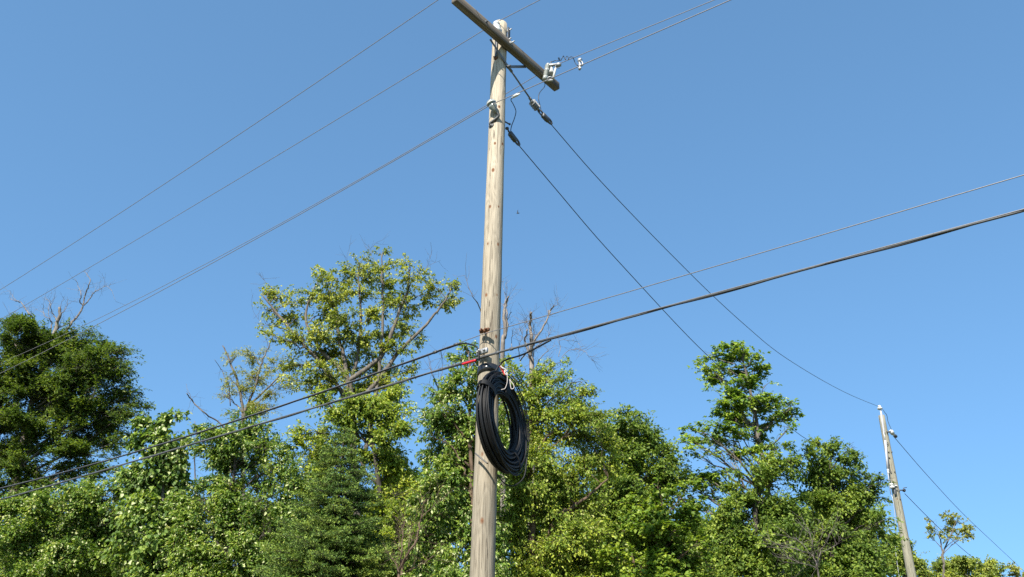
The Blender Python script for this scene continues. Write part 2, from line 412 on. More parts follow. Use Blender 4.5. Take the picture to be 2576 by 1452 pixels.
b = MB(); fa = f1 - f0; b.lathe(f0, fa, [(0, .012), (0, .017), (np.linalg.norm(fa) * .95, .015), (np.linalg.norm(fa), .01)], 12); b.build('fuse_tube', M_PORC, cut)
b = MB(); p, q = zc(690, 470, CY), zc(945, 440, CY); b.beam(p, q, .034, .03, None, .004); b.lathe(q - (q - p) * .18 - (0, 0, .01), q - p, [(0, .03), (.04, .034), (.07, .026)], 10); b.build('top_contact', M_GALV, cut, smooth=False)
b = MB(); b.tube([zc(880, 480, CY), zc(880, 560, CY)], .014, 8); b.tube(smooth_path([zc(890, 540, CY), zc(950, 545, CY), zc(1000, 560, CY)]), .006, 6); b.build('latch', M_GALV_DK, cut); b = MB(); b.tube([zc(735, 450, CY), zc(742, 350, CY)], .009, 8); b.build('terminal', M_GALV_DK, cut)
b = MB(); b.beam(zc(560, 950, CY), zc(800, 930, CY), .03, .025, None, .004); b.tube(smooth_path([zc(610, 900, CY), zc(680, 830, CY - .02), zc(760, 830, CY - .02), zc(730, 900, CY), zc(690, 930, CY)]), .008, 6)
b.tube([zc(700, 870, CY), zc(810, 880, CY)], .012, 8); b.build('lower_hinge', M_GALV, cut, smooth=False)
b = MB(); pp = [zc(355, 545, CY + .08), zc(355, 770, CY + .06), zc(390, 790, CY + .03), zc(520, 725, CY)]; b.tube(pp, .009, 6); b.build('mounting_bracket', M_GALV, cut); b = MB(); b.tube([zc(330, 560, CY + .16), zc(400, 575, CY + .1)], .02, 8); b.build('bracket_bolt', M_GALV_DK, cut)
# clamps where the telephone strands pass, and the bolts that carry them
def tclamp(px, py, off, m, wd=.12, hg=.05):
    p = plane_at(px, py, POLE - ARM * off, LINE); b = MB()
    b.beam(p - LINE * wd / 2 + ZUP * .02, p + LINE * wd / 2 + ZUP * .02, .03, hg, ARM, .004)
    for s_ in (-.3, .3): b.lathe(p + LINE * wd * s_ + ZUP * .02 - ARM * .014, -ARM, [(0, .016), (.014, .015), (.03, .008)], 8)
    b.tube([p + ZUP * .02 - ARM * .06, POLE + ZUP * (p[2] + .02)], .01, 8)
    return b.build('strand_clamp', m, pole, smooth=False)
tclamp(1219, 836, .175, M_RUST, .13, .035); tclamp(1213, 889, .175, M_GALV, .15, .06)
b = MB(); p = plane_at(1277, 310, POLE + ARM * .11, ARM); b.lathe(p, LINE * .2 + ARM, [(-.05, .01), (.02, .01), (.03, .018), (.045, .012)], 8); b.build('bolt', M_GALV_DK, pole)
b = MB(); p = plane_at(1247, 147, POLE - ARM * .1, LINE); b.lathe(p, -ARM * .4 - LINE * .2 - (0, .3, 0), [(-.03, .03), (.012, .03), (.014, .015), (.04, .014)], 4); b.build('bolt', M_RUST, pole)

# ---------------------------------------------------------------- line wires
def wire_path(anchor, d, pts, left=26, right=14):
    Q = [plane_at(px, py, anchor, d) for px, py in pts]
    Q = sorted(Q, key=lambda q: (q - anchor) @ d)
    S = np.array([(q - anchor) @ d for q in Q]); Z = np.array([q[2] for q in Q]); 
    return S, Z
def line_wire(anchor, pts, zat, r, name, label, group, ends=(-34, 16), deg=2, d=LINE, m=None, build=True):
    """conductor through the anchor: a parabola of sag on each side"""
    out = []
    S, Z = wire_path(anchor, d, pts)
    for side in (-1, 1):
        k = S * side > .15
        s_ = np.append(S[k], 0); z_ = np.append(Z[k], zat)
        wgt = np.append(np.ones(k.sum()), 30)
        dg = min(2 if k.sum() > 2 else 1, k.sum())
        c = np.polyfit(s_, z_, dg, w=wgt) if dg > 0 else np.array([zat])
        if dg == 2 and c[0] < 0:
            c = np.polyfit(s_, z_, 1, w=wgt)
        e = ends[0] if side < 0 else ends[1]
        t = np.concatenate([np.linspace(0, 1, 9) * 4, np.linspace(4, abs(e), 15)[1:]]) * side
        p = anchor[None] * [1, 1, 0] + d[None] * t[:, None] + ZUP[None] * np.polyval(c, t)[:, None]
        out.append(p)
    P = np.vstack([out[0][::-1], out[1][1:]])
    if not build: return P
    b = MB(); b.tube(P, r, 7)
    o = b.build(name, m or M_ALU, None, origin=P[len(out[0]) - 1])
    return tag(o, label, 'wire', group), P
LG = 'overhead line conductors'
line_wire(w10 + ZUP * .185, [(1120, 0), (800, 208), (400, 470), (0, 730)], w10[2] + .19, .0052, 'overhead_wire', 'uppermost thin power wire on the left, running to the cut-off end of the crossarm', LG)
t0 = ptop + ZUP * .2
o2, P2 = line_wire(t0, [(1358, 0), (1225, 80), (800, 332), (400, 568), (0, 805)], t0[2], .0052, 'overhead_wire', 'thin power wire resting on the white insulator at the tall pole top', LG)
b = MB(); b.lathe(t0 - ZUP * .01, ZUP, [(0, .02), (.01, .022), (.03, .014), (.034, .001)], 8); b.build('tie_cap', M_GALV, o2)
nA = sp0 - ARM * .03
o3, P3 = line_wire(nA, [(1835, 0), (1460, 168), (1000, 403), (800, 513), (500, 680), (220, 830)], nA[2] - .02, .0055, 'overhead_wire', 'lower wire of the close pair, held by the grey spool insulator on the pole', LG)
p = plane_at(1297, 241, nA, LINE); b = MB(); b.tube([p - LINE * .035, p + LINE * .035], [.019, .019], 8); b.tube([p - LINE * .06 - ZUP * .004, p + LINE * .07 - ZUP * .006], .011, 6)
b.build('connector', M_PORC, o3)
phA = ph0 + ZUP * .15
o4, P4 = line_wire(phA, [(1790, 0), (1460, 151), (1000, 400), (800, 508), (500, 673), (220, 815)], phA[2], .0052, 'overhead_wire', 'upper wire of the close pair, tied down at the right end of the crossarm', LG)
# hot line clamp hanging from that wire
hc = plane_at(1458, 151, phA, LINE)
hk = lambda zx, zy: plane_at((1680 + zx / 9.68) * .7892, (160 + zy / 9.68) * .7892, phA, LINE)
b = MB(); b.beam(hk(1590, 320), hk(1670, 300), .045, .05, None, .006); b.tube(smooth_path([hk(1650, 330), hk(1710, 380), hk(1715, 470), hk(1650, 480)]), .009, 6)
b.tube(smooth_path([hk(1600, 340), hk(1630, 430), hk(1640, 520), hk(1650, 570), hk(1600, 560), hk(1610, 490)]), .013, 6)
b.lathe(hk(1640, 430), hk(1630, 520) - hk(1640, 430), [(0, .022), (.03, .024), (.05, .016), (.07, .024), (.1, .014)], 8)
b.build('hot_line_clamp', M_GALV, o4)
# curled jumper from the cutout to the clamp
zj = [(745, 360), (790, 358), (870, 325), (960, 335), (1012, 300), (1000, 250), (960, 238), (990, 300), (1040, 320), (1085, 240), (1120, 178), (1150, 240), (1190, 300), (1200, 220), (1240, 188), (1278, 250), (1272, 300), (1310, 228), (1370, 207), (1420, 230), (1450, 300), (1480, 380), (1520, 440), (1575, 480), (1640, 440)]
b = MB(); n_ = len(zj)
b.tube(smooth_path([zc(x, y, CY + (hc[1] - CY) * i / n_ + .03 * math.sin(i * 1.9)) for i, (x, y) in enumerate(zj)], 5), .0055, 6)
o = b.build('jumper_wire', M_COPPER, None, origin=cut1); tag(o, 'curly dark jumper lead springing from the top of the fuse cutout to the clamp', 'wire', 'jumper leads on the tall pole')

# ---------------------------------------------------------------- tap lines to the second pole
P2Y = 26.
pt2 = at(2219, 1046, P2Y); POLE2 = np.array([at(2256, 1250, P2Y)[0], P2Y, 0])
TAP = POLE2 - POLE; TAPL = np.linalg.norm(TAP); TAP = TAP / TAPL
tp = lambda px, py: plane_at(px, py, POLE, TAP)
z1 = lambda zx, zy: tp((1400 + zx / 2.904) * .7892, (zy / 2.904) * .7892)
def clamp_mesh(b, p, d, k=1.):
    d = d / np.linalg.norm(d); s_ = np.cross(d, ZUP); s_ /= np.linalg.norm(s_); u = np.cross(s_, d)
    b.beam(p - d * .07 * k, p + d * .06 * k, .05 * k, .07 * k, s_, .012)
    th = np.linspace(-.5 * np.pi, .5 * np.pi, 9); c = p + d * .07 * k + u * .012
    b.tube([c + u * .032 * k * math.sin(t) + d * .075 * k * math.cos(t) for t in th], .013 * k, 7)
    b.tube([p - u * .06 * k - d * .02, p + u * .05 * k - d * .02], .009, 6); b.tube([p - u * .055 * k - d * .055, p + u * .045 * k - d * .055], .009, 6)
tap1 = thing('tap_wire', 'upper dark branch wire dropping from the strain insulator to the tip of the far pole', 'wire', z1(650, 640), 'branch wires to the far pole')
wp = [z1(1000, 1110)] + [tp(*p) for p in ((1490, 433), (1600, 550), (1700, 652), (1790, 741), (1880, 823), (1960, 889), (2060, 952), (2140, 994), (2213, 1024))]
b = MB(); b.tube(smooth_path(wp, 5), .0062, 7); b.build('conductor', M_COPPER, tap1)
b = MB(); b.tube([z1(640, 622), z1(850, 925)], [.012, .012], 8); b.tube([z1(640, 622), z1(672, 665)], .02, 8); b.tube([z1(835, 905), z1(852, 930)], .02, 8); b.build('strain_rod', M_BRACE, tap1)
i0, i1 = z1(848, 932), z1(915, 1012); ia = i1 - i0; il = np.linalg.norm(ia)
prof = [(0, .014), (.01, .024), (.03, .024), (.032, .016)]
for i in range(4):
    h = .035 + i * (il - .05) / 3.5; prof += [(h - .002, .015), (h, .054), (h + .004, .056), (h + .010, .016)]
prof += [(il, .016), (il + .001, .001)]
b = MB(); b.lathe(i0, ia, prof, 22); b.build('strain_insulator', M_POLYM, tap1)
b = MB(); q0, q1 = z1(900, 1000), z1(930, 1030); b.tube([q0, q1], .02, 8); b.tube([z1(915, 1030), z1(965, 1090)], .011, 7); b.tube([z1(940, 1020), z1(985, 1080)], .011, 7)
clamp_mesh(b, z1(985, 1092), z1(1010, 1110) - z1(930, 1030), 1.15); b.build('dead_end_clamp', M_GALV_DK, tap1)
cz = cut0
b = MB(); dn = plane_at(1365, 224, POLE + ARM * 1.0 , LINE)
b.tube(smooth_path([cut0 + (0, .02, -.02), z1(975, 802), z1(928, 862), z1(920, 920), z1(933, 975), z1(945, 1030), z1(962, 1070)], 5), .006, 6); b.build('jumper', M_COPPER, tap1)
tap2 = thing('tap_wire', 'lower dark branch wire clamped to the pole side and passing behind the tall layered maple', 'wire', z1(630, 1190), 'branch wires to the far pole')
wp = [z1(690, 1290)] + [tp(*p) for p in ((1400, 478), (1500, 596), (1600, 706), (1700, 814), (1770, 885), (1860, 968), (2000, 1085), (2060, 1123), (2150, 1180), (2236, 1226))]
b = MB(); b.tube(smooth_path(wp, 5), .0062, 7); b.build('conductor', M_COPPER, tap2)
b = MB(); b.tube([z1(627, 1185), z1(672, 1262)], .011, 7); b.tube([z1(640, 1215), z1(690, 1255)], .011, 7); b.lathe(z1(622, 1190), z1(660, 1190) - z1(622, 1190), [(0, .02), (.03, .024), (.05, .012)], 8)
clamp_mesh(b, z1(682, 1270), z1(710, 1300) - z1(640, 1210), 1.1); b.build('dead_end_clamp', M_GALV_DK, tap2)
b = MB(); b.tube(smooth_path([z1(690, 895), z1(664, 925), z1(685, 965), z1(710, 1030), z1(695, 1100), z1(672, 1160), z1(662, 1215), z1(672, 1262)], 5), .0062, 6); b.build('jumper', M_COPPER, tap2)

# ---------------------------------------------------------------- telephone cables
TG = 'telephone cables'
tA = POLE - ARM * .185; tA = plane_at(1217, 840, tA, LINE)
P5 = line_wire(tA, [(2576, 440), (2000, 612), (1600, 728), (1165, 862), (600, 1055), (0, 1228)], tA[2], .006, '', '', TG, build=False)
tel1 = thing('telephone_cable', 'upper telephone cable, a bare grey strand right of the pole and black left of it', 'cable', tA, TG)
b = MB(); b.tube(P5, .0045, 7); b.build('strand', M_STRAND, tel1)
S5 = (P5 - tA) @ LINE
def follow(P, S, s0, s1, n, off, wob=0., lay=.9):
    t = np.linspace(s0, s1, n); q = np.stack([np.interp(t, S, P[:, i]) for i in range(3)], -1)
    return q + np.outer(np.cos(t * 2 * np.pi / lay) * wob, ARM) + np.outer(off + np.sin(t * 2 * np.pi / lay) * wob, ZUP)
b = MB(); b.tube(follow(P5, S5, -30, -.36, 160, -.013, .002), .0105, 8)
q = follow(P5, S5, -.36, -.36, 1, -.02)[0]; e = plane_at(1205, 903, tA - ARM * .02, LINE)
b.tube(smooth_path([q - LINE * .2, q, q + LINE * .12 - ZUP * .03, e + ZUP * .14 - LINE * .03, e - ZUP * .02], 6), .009, 8); b.build('lashed_cable', M_CABLE, tel1)
for s_ in (-.42, -.75): b = MB(); b.tube(follow(P5, S5, s_ - .025, s_ + .025, 3, -.008), .0185, 8); b.build('cable_band', M_CABLEG, tel1)
tB = plane_at(1213, 896, POLE - ARM * .185, LINE)
P6 = line_wire(tB, [(2576, 528), (2000, 680), (1600, 790), (800, 1028), (400, 1137), (0, 1257)], tB[2], .006, '', '', TG, build=False)
S6 = (P6 - tB) @ LINE
tel2 = thing('telephone_cable', 'lower thick telephone cable with a red sleeve just left of the pole', 'cable', tB, TG)
b = MB(); b.tube(P6, .0042, 7); b.build('strand', M_STRAND, tel2)
b = MB(); b.tube(follow(P6, S6, -30, 14, 400, -.013, .002, 1.1), .0098, 8); b.build('lashed_cable', M_CABLEG, tel2)
b = MB(); b.tube(follow(P6, S6, -30, 14, 400, -.018, .007, 1.6), .0066, 7); b.build('lashed_cable', M_CABLE, tel2)
b = MB(); b.tube(follow(P6, S6, -.29, -.09, 8, -.026, .0), .0145, 10); b.build('marker_sleeve', M_RED, tel2)
for s_ in (.22, .42, .62, -.42, -.62): b = MB(); b.beam(*follow(P6, S6, s_ - .02, s_ + .02, 2, -.008), .024, .036, ARM, .006); b.build('cable_clamp', M_GALV_DK, tel2, smooth=False)

# ---------------------------------------------------------------- coil of spare cable on the pole
cc = at(1264, 1062, 8.93)
cu = np.array([.42, .907, 0]); cu /= np.linalg.norm(cu); cn = np.array([.907, -.42, 0]); cn /= np.linalg.norm(cn)
cv = ZUP - cn * .06; cv /= np.linalg.norm(cv)
coil = thing('cable_coil', 'big hanging coil of spare black cable tied to the pole below the telephone cables', 'cable coil', cc)
rc = random.Random(11); th = np.linspace(0, 2 * np.pi, 61)
b = MB()
for i in range(66):
    row = i % 6; lay = i // 6
    axo = (row / 5 - .5) * .10 + rc.uniform(-.010, .010)
    R1 = .315 + lay * .0195 + rc.uniform(-.008, .008)
    if rc.random() < .10: R1 += rc.uniform(.01, .03)
    ph_, am, ph2 = rc.uniform(0, 6.3), rc.uniform(.004, .014), rc.uniform(0, 6.3)
    pin = .55 + .45 * np.clip(1 - np.sin(th), 0, 1)           # gathered at the top, spread at the bottom
    rr_ = R1 + .006 * np.sin(3 * th + ph2) + .012 * np.clip(-np.sin(th), 0, 1) * rc.random()
    p = cc + np.outer(np.cos(th) * rr_, cu) + np.outer(np.sin(th) * rr_, cv) + np.outer(axo * pin + am * np.sin(2 * th + ph_), cn)
    b.tube(p, .0098 if rc.random() < .8 else .0075, 6, cap=False)
b.build('cable_loops', M_CABLE, coil)
# loose turns bulging away on the far side
b = MB()
for i in range(2):
    p = cc + np.outer(np.cos(th) * (.50 + .012 * i), cu) + np.outer(np.sin(th) * (.53 + .02 * i) - .02, cv) + np.outer(.07 + .012 * i + .02 * np.sin(th * 2), cn)
    b.tube(p, .0065, 6, cap=False)
lp = [(1252, 1195), (1268, 1215), (1292, 1222), (1318, 1200), (1326, 1150)]
b.tube(smooth_path([at(x, y, 8.85 + .05 * i) for i, (x, y) in enumerate(lp)]), .007, 6)
b.build('loose_turns', M_CABLE, coil)
# wide strap round the pole and the top of the coil
zs = at(1228, 932, 9.0)[2]; b = MB(); n = 40; V = []
for k, (dz, dr) in enumerate(((-.045, .006), (-.045, .010), (.045, .010), (.045, .006))):
    for j in range(n):
        t = j * 2 * np.pi / n; r_ = POLE_R(zs) + dr
        V.append(POLE + ZUP * (zs + dz + .035 * math.sin(t) * -1) + np.array([math.cos(t), math.sin(t), 0]) * r_)
b.add(V, [(k * n + j, k * n + (j + 1) % n, ((k + 1) % 4) * n + (j + 1) % n, ((k + 1) % 4) * n + j) for k in range(4) for j in range(n)])
b.build('strap', plain('shiny black strap', (.02, .02, .022), .18, 0, .2, 20, .6), coil)
def wrap(ang, ra, rb, m, name, wd=.05):
    c = cc + cu * math.cos(ang) * .40 + cv * math.sin(ang) * .40; rad = cu * math.cos(ang) + cv * math.sin(ang); b = MB()
    tg = -cu * math.sin(ang) + cv * math.cos(ang); t = np.linspace(0, 2 * np.pi, 17)
    for k in np.linspace(-wd / 2, wd / 2, 5): b.tube(c + rad[None] * (.035 + ra * np.cos(t))[:, None] + cn[None] * (rb * np.sin(t))[:, None] + tg * k, .0075, 6, cap=False)
    return b.build(name, m, coil)
wrap(math.radians(150), .125, .085, M_CABLE, 'tie'); wrap(math.radians(80), .125, .06, M_CABLE, 'tie', .07)
wrap(math.radians(-60), .13, .085, M_CABLE, 'tie', .012)
b = MB(); lead = follow(P6, S6, .95, .95, 1, -.03)[0]
b.tube(smooth_path([lead, lead - LINE * .35 - ZUP * .06, at(1268, 908, 8.83), at(1246, 935, 8.82), at(1232, 965, 8.8), at(1222, 1000, 8.75)], 6), .0095, 8); b.build('lead_cable', M_CABLE, coil)
b = MB()
zr = lambda zx, zy, Y: at((1490 + zx / 7.26) * .7892, (1040 + zy / 7.26) * .7892, Y)
b.tube(smooth_path([zr(x, y, 8.72) for x, y in ((770, 920), (800, 960), (850, 990), (870, 1050), (910, 1090), (920, 1130), (900, 1150))]), .009, 6)
b.tube(smooth_path([zr(x, y, 8.71) for x, y in ((810, 970), (880, 1000), (900, 1040), (860, 1060), (880, 1110), (930, 1130))]), .006, 6)
b.tube(smooth_path([zr(x, y, 8.7) for x, y in ((980, 1230), (990, 1330), (1010, 1440), (1050, 1450), (1080, 1410), (1060, 1340), (1010, 1280), (980, 1230))]), .0045, 6)
b.tube(smooth_path([zr(x, y, 8.7) for x, y in ((920, 1140), (925, 1220), (915, 1320), (890, 1400), (860, 1450), (780, 1470))]), .004, 6)
b.build('pulling_rope', M_ROPE, coil)
b = MB(); b.tube(smooth_path([zr(x, y, 8.74) for x, y in ((760, 930), (800, 1000), (850, 1090), (870, 1130))]), .01, 6); b.build('red_tag', M_RED, coil)
b = MB(); b.beam(at(1196, 1141, 8.93), at(1226, 1166, 8.86), .03, .012, None, .003); b.build('guide_bracket', M_GALV_DK, coil, smooth=False)

# ---------------------------------------------------------------- second pole
pole2 = thing('utility_pole', 'distant grey green wooden pole on the right with a white insulator on its tip', 'utility pole', POLE2, 'wooden utility poles')
zt = pt2[2]
b = MB(); zz = np.concatenate([[-.3], np.linspace(0, zt, 40)]); b.tube([POLE2 + ZUP * z for z in zz], np.interp(zz, [0, zt], [.17, .092]), 24)
b.build('pole_shaft', M_POLE2, pole2)
s2 = lambda zx, zy, dY=-.14: at((2770 + zx / 4.4) * .7892, (1270 + zy / 4.4) * .7892, P2Y + dY)
b = MB(); b.lathe(s2(154, 155), (0, 0, 1), [(0, .02), (.0, .06), (.02, .078), (.055, .07), (.07, .04), (.085, .052), (.115, .048), (.13, .03), (.131, .001)], 18); b.build('pin_insulator', M_PORC, pole2)
b = MB(); b.beam(s2(165, 165), s2(212, 480), .055, .02, (1, 0, 0), .004); b.tube([s2(156, 160), s2(178, 300)], .012, 6); b.build('ridge_pin', M_PVC, pole2, smooth=False)
b = MB(); b.tube([s2(205, 470), s2(228, 590)], .018, 8); b.tube([s2(228, 590), s2(246, 800), s2(264, 990)], .034, 10); b.tube([s2(264, 990), s2(268, 1060), s2(304, 1345)], [.03, .018, .012], 8)
for p in ((228, 600), (232, 630), (265, 1010), (268, 1040)): b.tube([s2(p[0] - 10, p[1]), s2(p[0] + 14, p[1] + 6)], .03, 8)
b.build('riser_conduit', M_PVC, pole2)
b = MB(); b.tube(smooth_path([s2(232, 625), s2(265, 620), s2(262, 645), s2(245, 640)]), .008, 6); b.tube(smooth_path([s2(246, 650), s2(262, 800), s2(300, 1020)]), .008, 6); b.build('lead_wire', M_COPPER, pole2)
b = MB(); i0 = s2(305, 460, .1); i1 = s2(350, 515, .3); ia = i1 - i0; il = np.linalg.norm(ia)
b.lathe(i0, ia, [(0, .02), (.01, .06), (.06, .07), (il * .6, .065), (il * .75, .03), (il, .03)], 14); b.build('strain_insulator', M_PORC, pole2)
b = MB(); b.beam(s2(250, 470), s2(305, 470), .05, .04, None, .005); b.build('strain_bracket', M_GALV_DK, pole2, smooth=False); b = MB(); b.lathe(s2(368, 525, .4), ia, [(-.1, .02), (0, .05), (.06, .05), (.08, .02)], 10); b.build('dead_end_clamp', M_GALV_DK, pole2)
b = MB(); b.beam(s2(300, 1222), s2(395, 1226), .03, .03, None, .004); b.lathe(s2(330, 1262), ZUP, [(0, .02), (.005, .07), (.05, .072), (.06, .05), (.085, .05), (.095, .072), (.14, .07), (.145, .02)], 14); b.build('neutral_spool', M_PORC, pole2)
b = MB(); b.beam(s2(362, 1255), s2(372, 1350), .07, .03, (1, 0, 0), .004); b.build('spool_bracket', M_GALV_DK, pole2, smooth=False); b = MB(); b.tube([s2(480, 1258, 0.), s2(528, 1250, .1)], .012, 6); b.tube([s2(420, 1288, 0.), s2(492, 1288, .1)], .02, 8); b.lathe(s2(478, 1285, .1), (1, .3, -.3), [(0, .02), (.01, .05), (.06, .05), (.08, .02)], 10); b.build('neutral_clamp', M_GALV_DK, pole2)
for x, y in ((280, 750), (325, 752), (310, 1030), (362, 1028), (290, 830), (400, 1290), (430, 1300), (440, 1410)):
    p = s2(x, y, -.13); b = MB(); b.lathe(p + (0, .03, 0), (0, -1, 0), [(0, .02), (.03, .018), (.035, .01)], 6); b.build('step_bolt', M_GALV_DK, pole2)
b = MB(); b.tube(smooth_path([s2(304, 1345), at(2247, 1260, P2Y - .2), at(2254, 1330, P2Y - .2), at(2262, 1452, P2Y - .2), at(2262, 1452, P2Y - .2) * [1, 1, 0]], 5), .009, 6); b.build('ground_wire', M_GALV, pole2)
RG = 'wires beyond the far pole'
b = MB(); b.tube(smooth_path([s2(185, 140), s2(215, 190), s2(250, 240, .05), s2(268, 330, .1), s2(320, 450, .1)], 5), .008, 6); b.build('jumper', M_COPPER, pole2)
p3 = lambda px, py: plane_at(px, py, POLE2, TAP)
for pts, lab in (([(2247, 1097), (2330, 1193), (2420, 1290), (2500, 1366), (2576, 1437)], 'upper wire leaving the far pole toward the lower right edge'), ([(2276, 1242), (2330, 1297), (2380, 1345), (2440, 1397), (2500, 1445)], 'lower wire leaving the far pole behind the thin sparse tree')):
    Q = [p3(*p) for p in pts]; Q.append(Q[-1] + (Q[-1] - Q[-2]) * 2.5)
    b = MB(); b.tube(smooth_path(Q, 5), .0105, 6); o = b.build('overhead_wire', M_COPPER, None, origin=Q[0]); tag(o, lab, 'wire', RG)

# ---------------------------------------------------------------- trees
def bark_hash(P, seed, wl):
    """smooth pseudo random field in -1..1"""
    r = np.random.RandomState(seed); v = np.zeros(len(P))
    for k in range(7):
        d = r.normal(size=3); d /= np.linalg.norm(d); v += np.sin(P @ d * 2 * np.pi / (wl * r.uniform(.7, 1.5)) + r.uniform(0, 6.3))
    return v / 2.6
def bez(p0, p1, lift, n=6, rnd=None):
    m = (p0 + p1) / 2 + np.asarray(lift); t = np.linspace(0, 1, n)[:, None]
    P = p0 * (1 - t) ** 2 + 2 * m * t * (1 - t) + p1 * t ** 2
    if rnd is not None: P[1:-1] += rnd.normal(size=(n - 2, 3)) * np.linalg.norm(p1 - p0) * .025
    return P
BARK_GREY = bark('grey bark', (.07, .06, .05), (.24, .215, .185)); BARK_DARK = bark('dark bark', (.03, .026, .022), (.11, .095, .08))
BARK_BROWN = bark('brown bark', (.06, .04, .028), (.22, .155, .11)); DEAD = bark('bleached dead wood', (.10, .085, .075), (.36, .325, .295))
DEAD_DK = bark('grey dead twigs', (.07, .062, .056), (.24, .21, .19))

def tree(name, label, Y, stems, blobs, leaf, seed, dens=1., size=.085, ratio=.58, per=13, droop=.35, flat=.0, gap=-.25, depth=.85,
         r0=.09, brk=None, dead=(), deadmat=None, group='trees behind the pole', cat='tree', spread=.55, wl=.9, twl=.5, bare=0, jitter=.6, grow=1.22):
    rnd = np.random.RandomState(seed)
    S0 = []
    for st in stems:
        pts = [at(x, y, Y + (c[0] if c else 0)) for x, y, *c in st]
        S0.append(np.array(pts))
    base = S0[0][0] * [1, 1, 0]; st_low = [st[0][1] > 1440 for st in stems]
    t = thing(name, label, cat, base, group)
    tr = MB(); nodes = []
    for i, P in enumerate(S0):
        if i == 0: P = np.vstack([base + (0, 0, -.1), base + (P[0] - base) * [0, 0, .5], P])
        elif st_low[i]: P = np.vstack([base + (0, 0, .25), base * .35 + P[0] * [.65, .65, .5], P])
        else:
            k = S0[0]; j = np.argmin(np.abs(k[:, 2] - P[0][2] + .5)); P = np.vstack([k[j], P]) if np.linalg.norm(k[j] - P[0]) > .02 else P
        P = smooth_path(P, 5); L = np.linspace(1, .18, len(P)) ** .9 * (r0 if i == 0 else r0 * .6)
        P[2:-1] += rnd.normal(size=(len(P) - 3, 3)) * .012
        tr.tube(P, L, 9); nodes.append((P, L))
    br = MB(); lf = MB()
    for bl in blobs:
      px, py, rx, ry = bl[:4]; dY = rnd.uniform(-.5, .5) * jitter
      c = at(px, py, Y + dY); s = scale_at(c)
      # limb from the nearest suitable stem point below
      best = None
      for P, Lr in nodes:
          hd = np.linalg.norm((P - c)[:, :2], axis=1); dz = c[2] - P[:, 2]
          cost = hd + np.abs(dz - .7 * hd - .1) * 1.2 + (dz < 0) * .8
          j = int(np.argmin(cost))
          if best is None or cost[j] < best[0]: best = (cost[j], P[j], Lr[j])
      p0, lr = best[1], best[2]; dist = np.linalg.norm(c - p0)
      boss = bez(p0, c, (0, 0, .10 * dist), 8, rnd)
      tr.tube(boss, np.linspace(min(lr * .55, .012 + .011 * dist), .006, 8), 6)
      R = np.array([rx * s, (rx * .6 + ry * .4) * s * depth, ry * s * 1.06]) * grow; R[2] = max(R[2], .26 * R[0])
      # side branches fan out from the limb through the whole clump
      nb = int(np.clip(7 + 16 * R[0] * R[2], 7, 34))
      U = rnd.normal(size=(nb, 3)); U /= np.linalg.norm(U, axis=1)[:, None]
      E_ = c + U * R * rnd.uniform(.3, 1.05, (nb, 1)) + (0, 0, .06 * R[2]); ends = []
      for e in E_:
          q = boss[rnd.randint(3, 8)]; L_ = np.linalg.norm(e - q)
          sb = bez(q, e, (0, 0, .09 * L_), 6, rnd); ends.append(sb); br.tube(sb, np.linspace(min(.010, .003 + .006 * L_), .0022, 6), 4, cap=False)
      SB = np.vstack([e[1:] for e in ends]); DB = np.vstack([np.gradient(e, axis=0)[1:] for e in ends]); DB /= np.linalg.norm(DB, axis=1)[:, None] + 1e-9
      area = math.pi * R[0] * R[2]
      n = int(max(12, dens * area * 440 / grow * min(1.4, .55 + R[1])))
      # twigs leave the side branches and end in a ragged cloud around the clump
      ji = rnd.randint(0, len(SB), n); q = SB[ji]
      outv = (q - c) / R; on = outv / (np.linalg.norm(outv, axis=1)[:, None] + 1e-6)
      dirv = DB[ji] * .7 + on * .45 + rnd.normal(size=(n, 3)) * .55; dirv[:, 2] *= (1 - .7 * flat); dirv[:, 2] += .08
      dirv /= np.linalg.norm(dirv, axis=1)[:, None]
      ln = twl * rnd.uniform(.35, 1.25, (n, 1)) * (.5 + .5 * min(1, R[2] * 2.2)); tip = q + dirv * ln
      keep = (bark_hash(tip, seed * 7 + 3, wl) > gap + rnd.normal(size=n) * .15) & ((((tip - c) / R) ** 2).sum(1) < 1.35 + rnd.exponential(.22, n))
      q, tip, dirv, on = q[keep], tip[keep], dirv[keep], on[keep]; n = len(tip)
      if n == 0: continue
      mid = (q + tip) / 2 + (0, 0, .025); tip = tip - ZUP * .03 * droop
      tw = np.stack([q, mid, tip], 1)
      br.twigs(tw[rnd.rand(n) < .6], np.array([.0028]), np.array([.0014]))
      m = per
      tt = rnd.uniform(.12, 1.04, (n, m, 1))
      Q = q[:, None] * (1 - tt) ** 2 + 2 * mid[:, None] * tt * (1 - tt) + tip[:, None] * tt ** 2
      Q = Q + rnd.normal(size=(n, m, 3)) * .018
      D = dirv[:, None] * .6 + on[:, None] * .2 + rnd.normal(size=(n, m, 3)) * spread
      D[..., 2] -= droop; D[..., 2] *= (1 - flat)
      Nn = np.array([0, 0, .65]) + np.array(TO_SUN) * .7 + on[:, None] * .3 + rnd.normal(size=(n, m, 3)) * (.55 * (1 - flat * .6))
      Lz = size * .70 * rnd.uniform(.5, 1.4, n * m)
      lf.leaves(Q.reshape(-1, 3), D.reshape(-1, 3), Nn.reshape(-1, 3), Lz, Lz * ratio * rnd.uniform(.75, 1.2, n * m))
    tr.build('trunk', brk or BARK_GREY, t); 
    if br.n: br.build('branches', brk or BARK_GREY, t)
    if lf.n: lf.build('crown', leaf, t)
    if dead:
        for e in dead: d = MB(); dead_limbs(d, [e], Y, rnd); d.build('dead_limb', deadmat or DEAD, t)
    return t
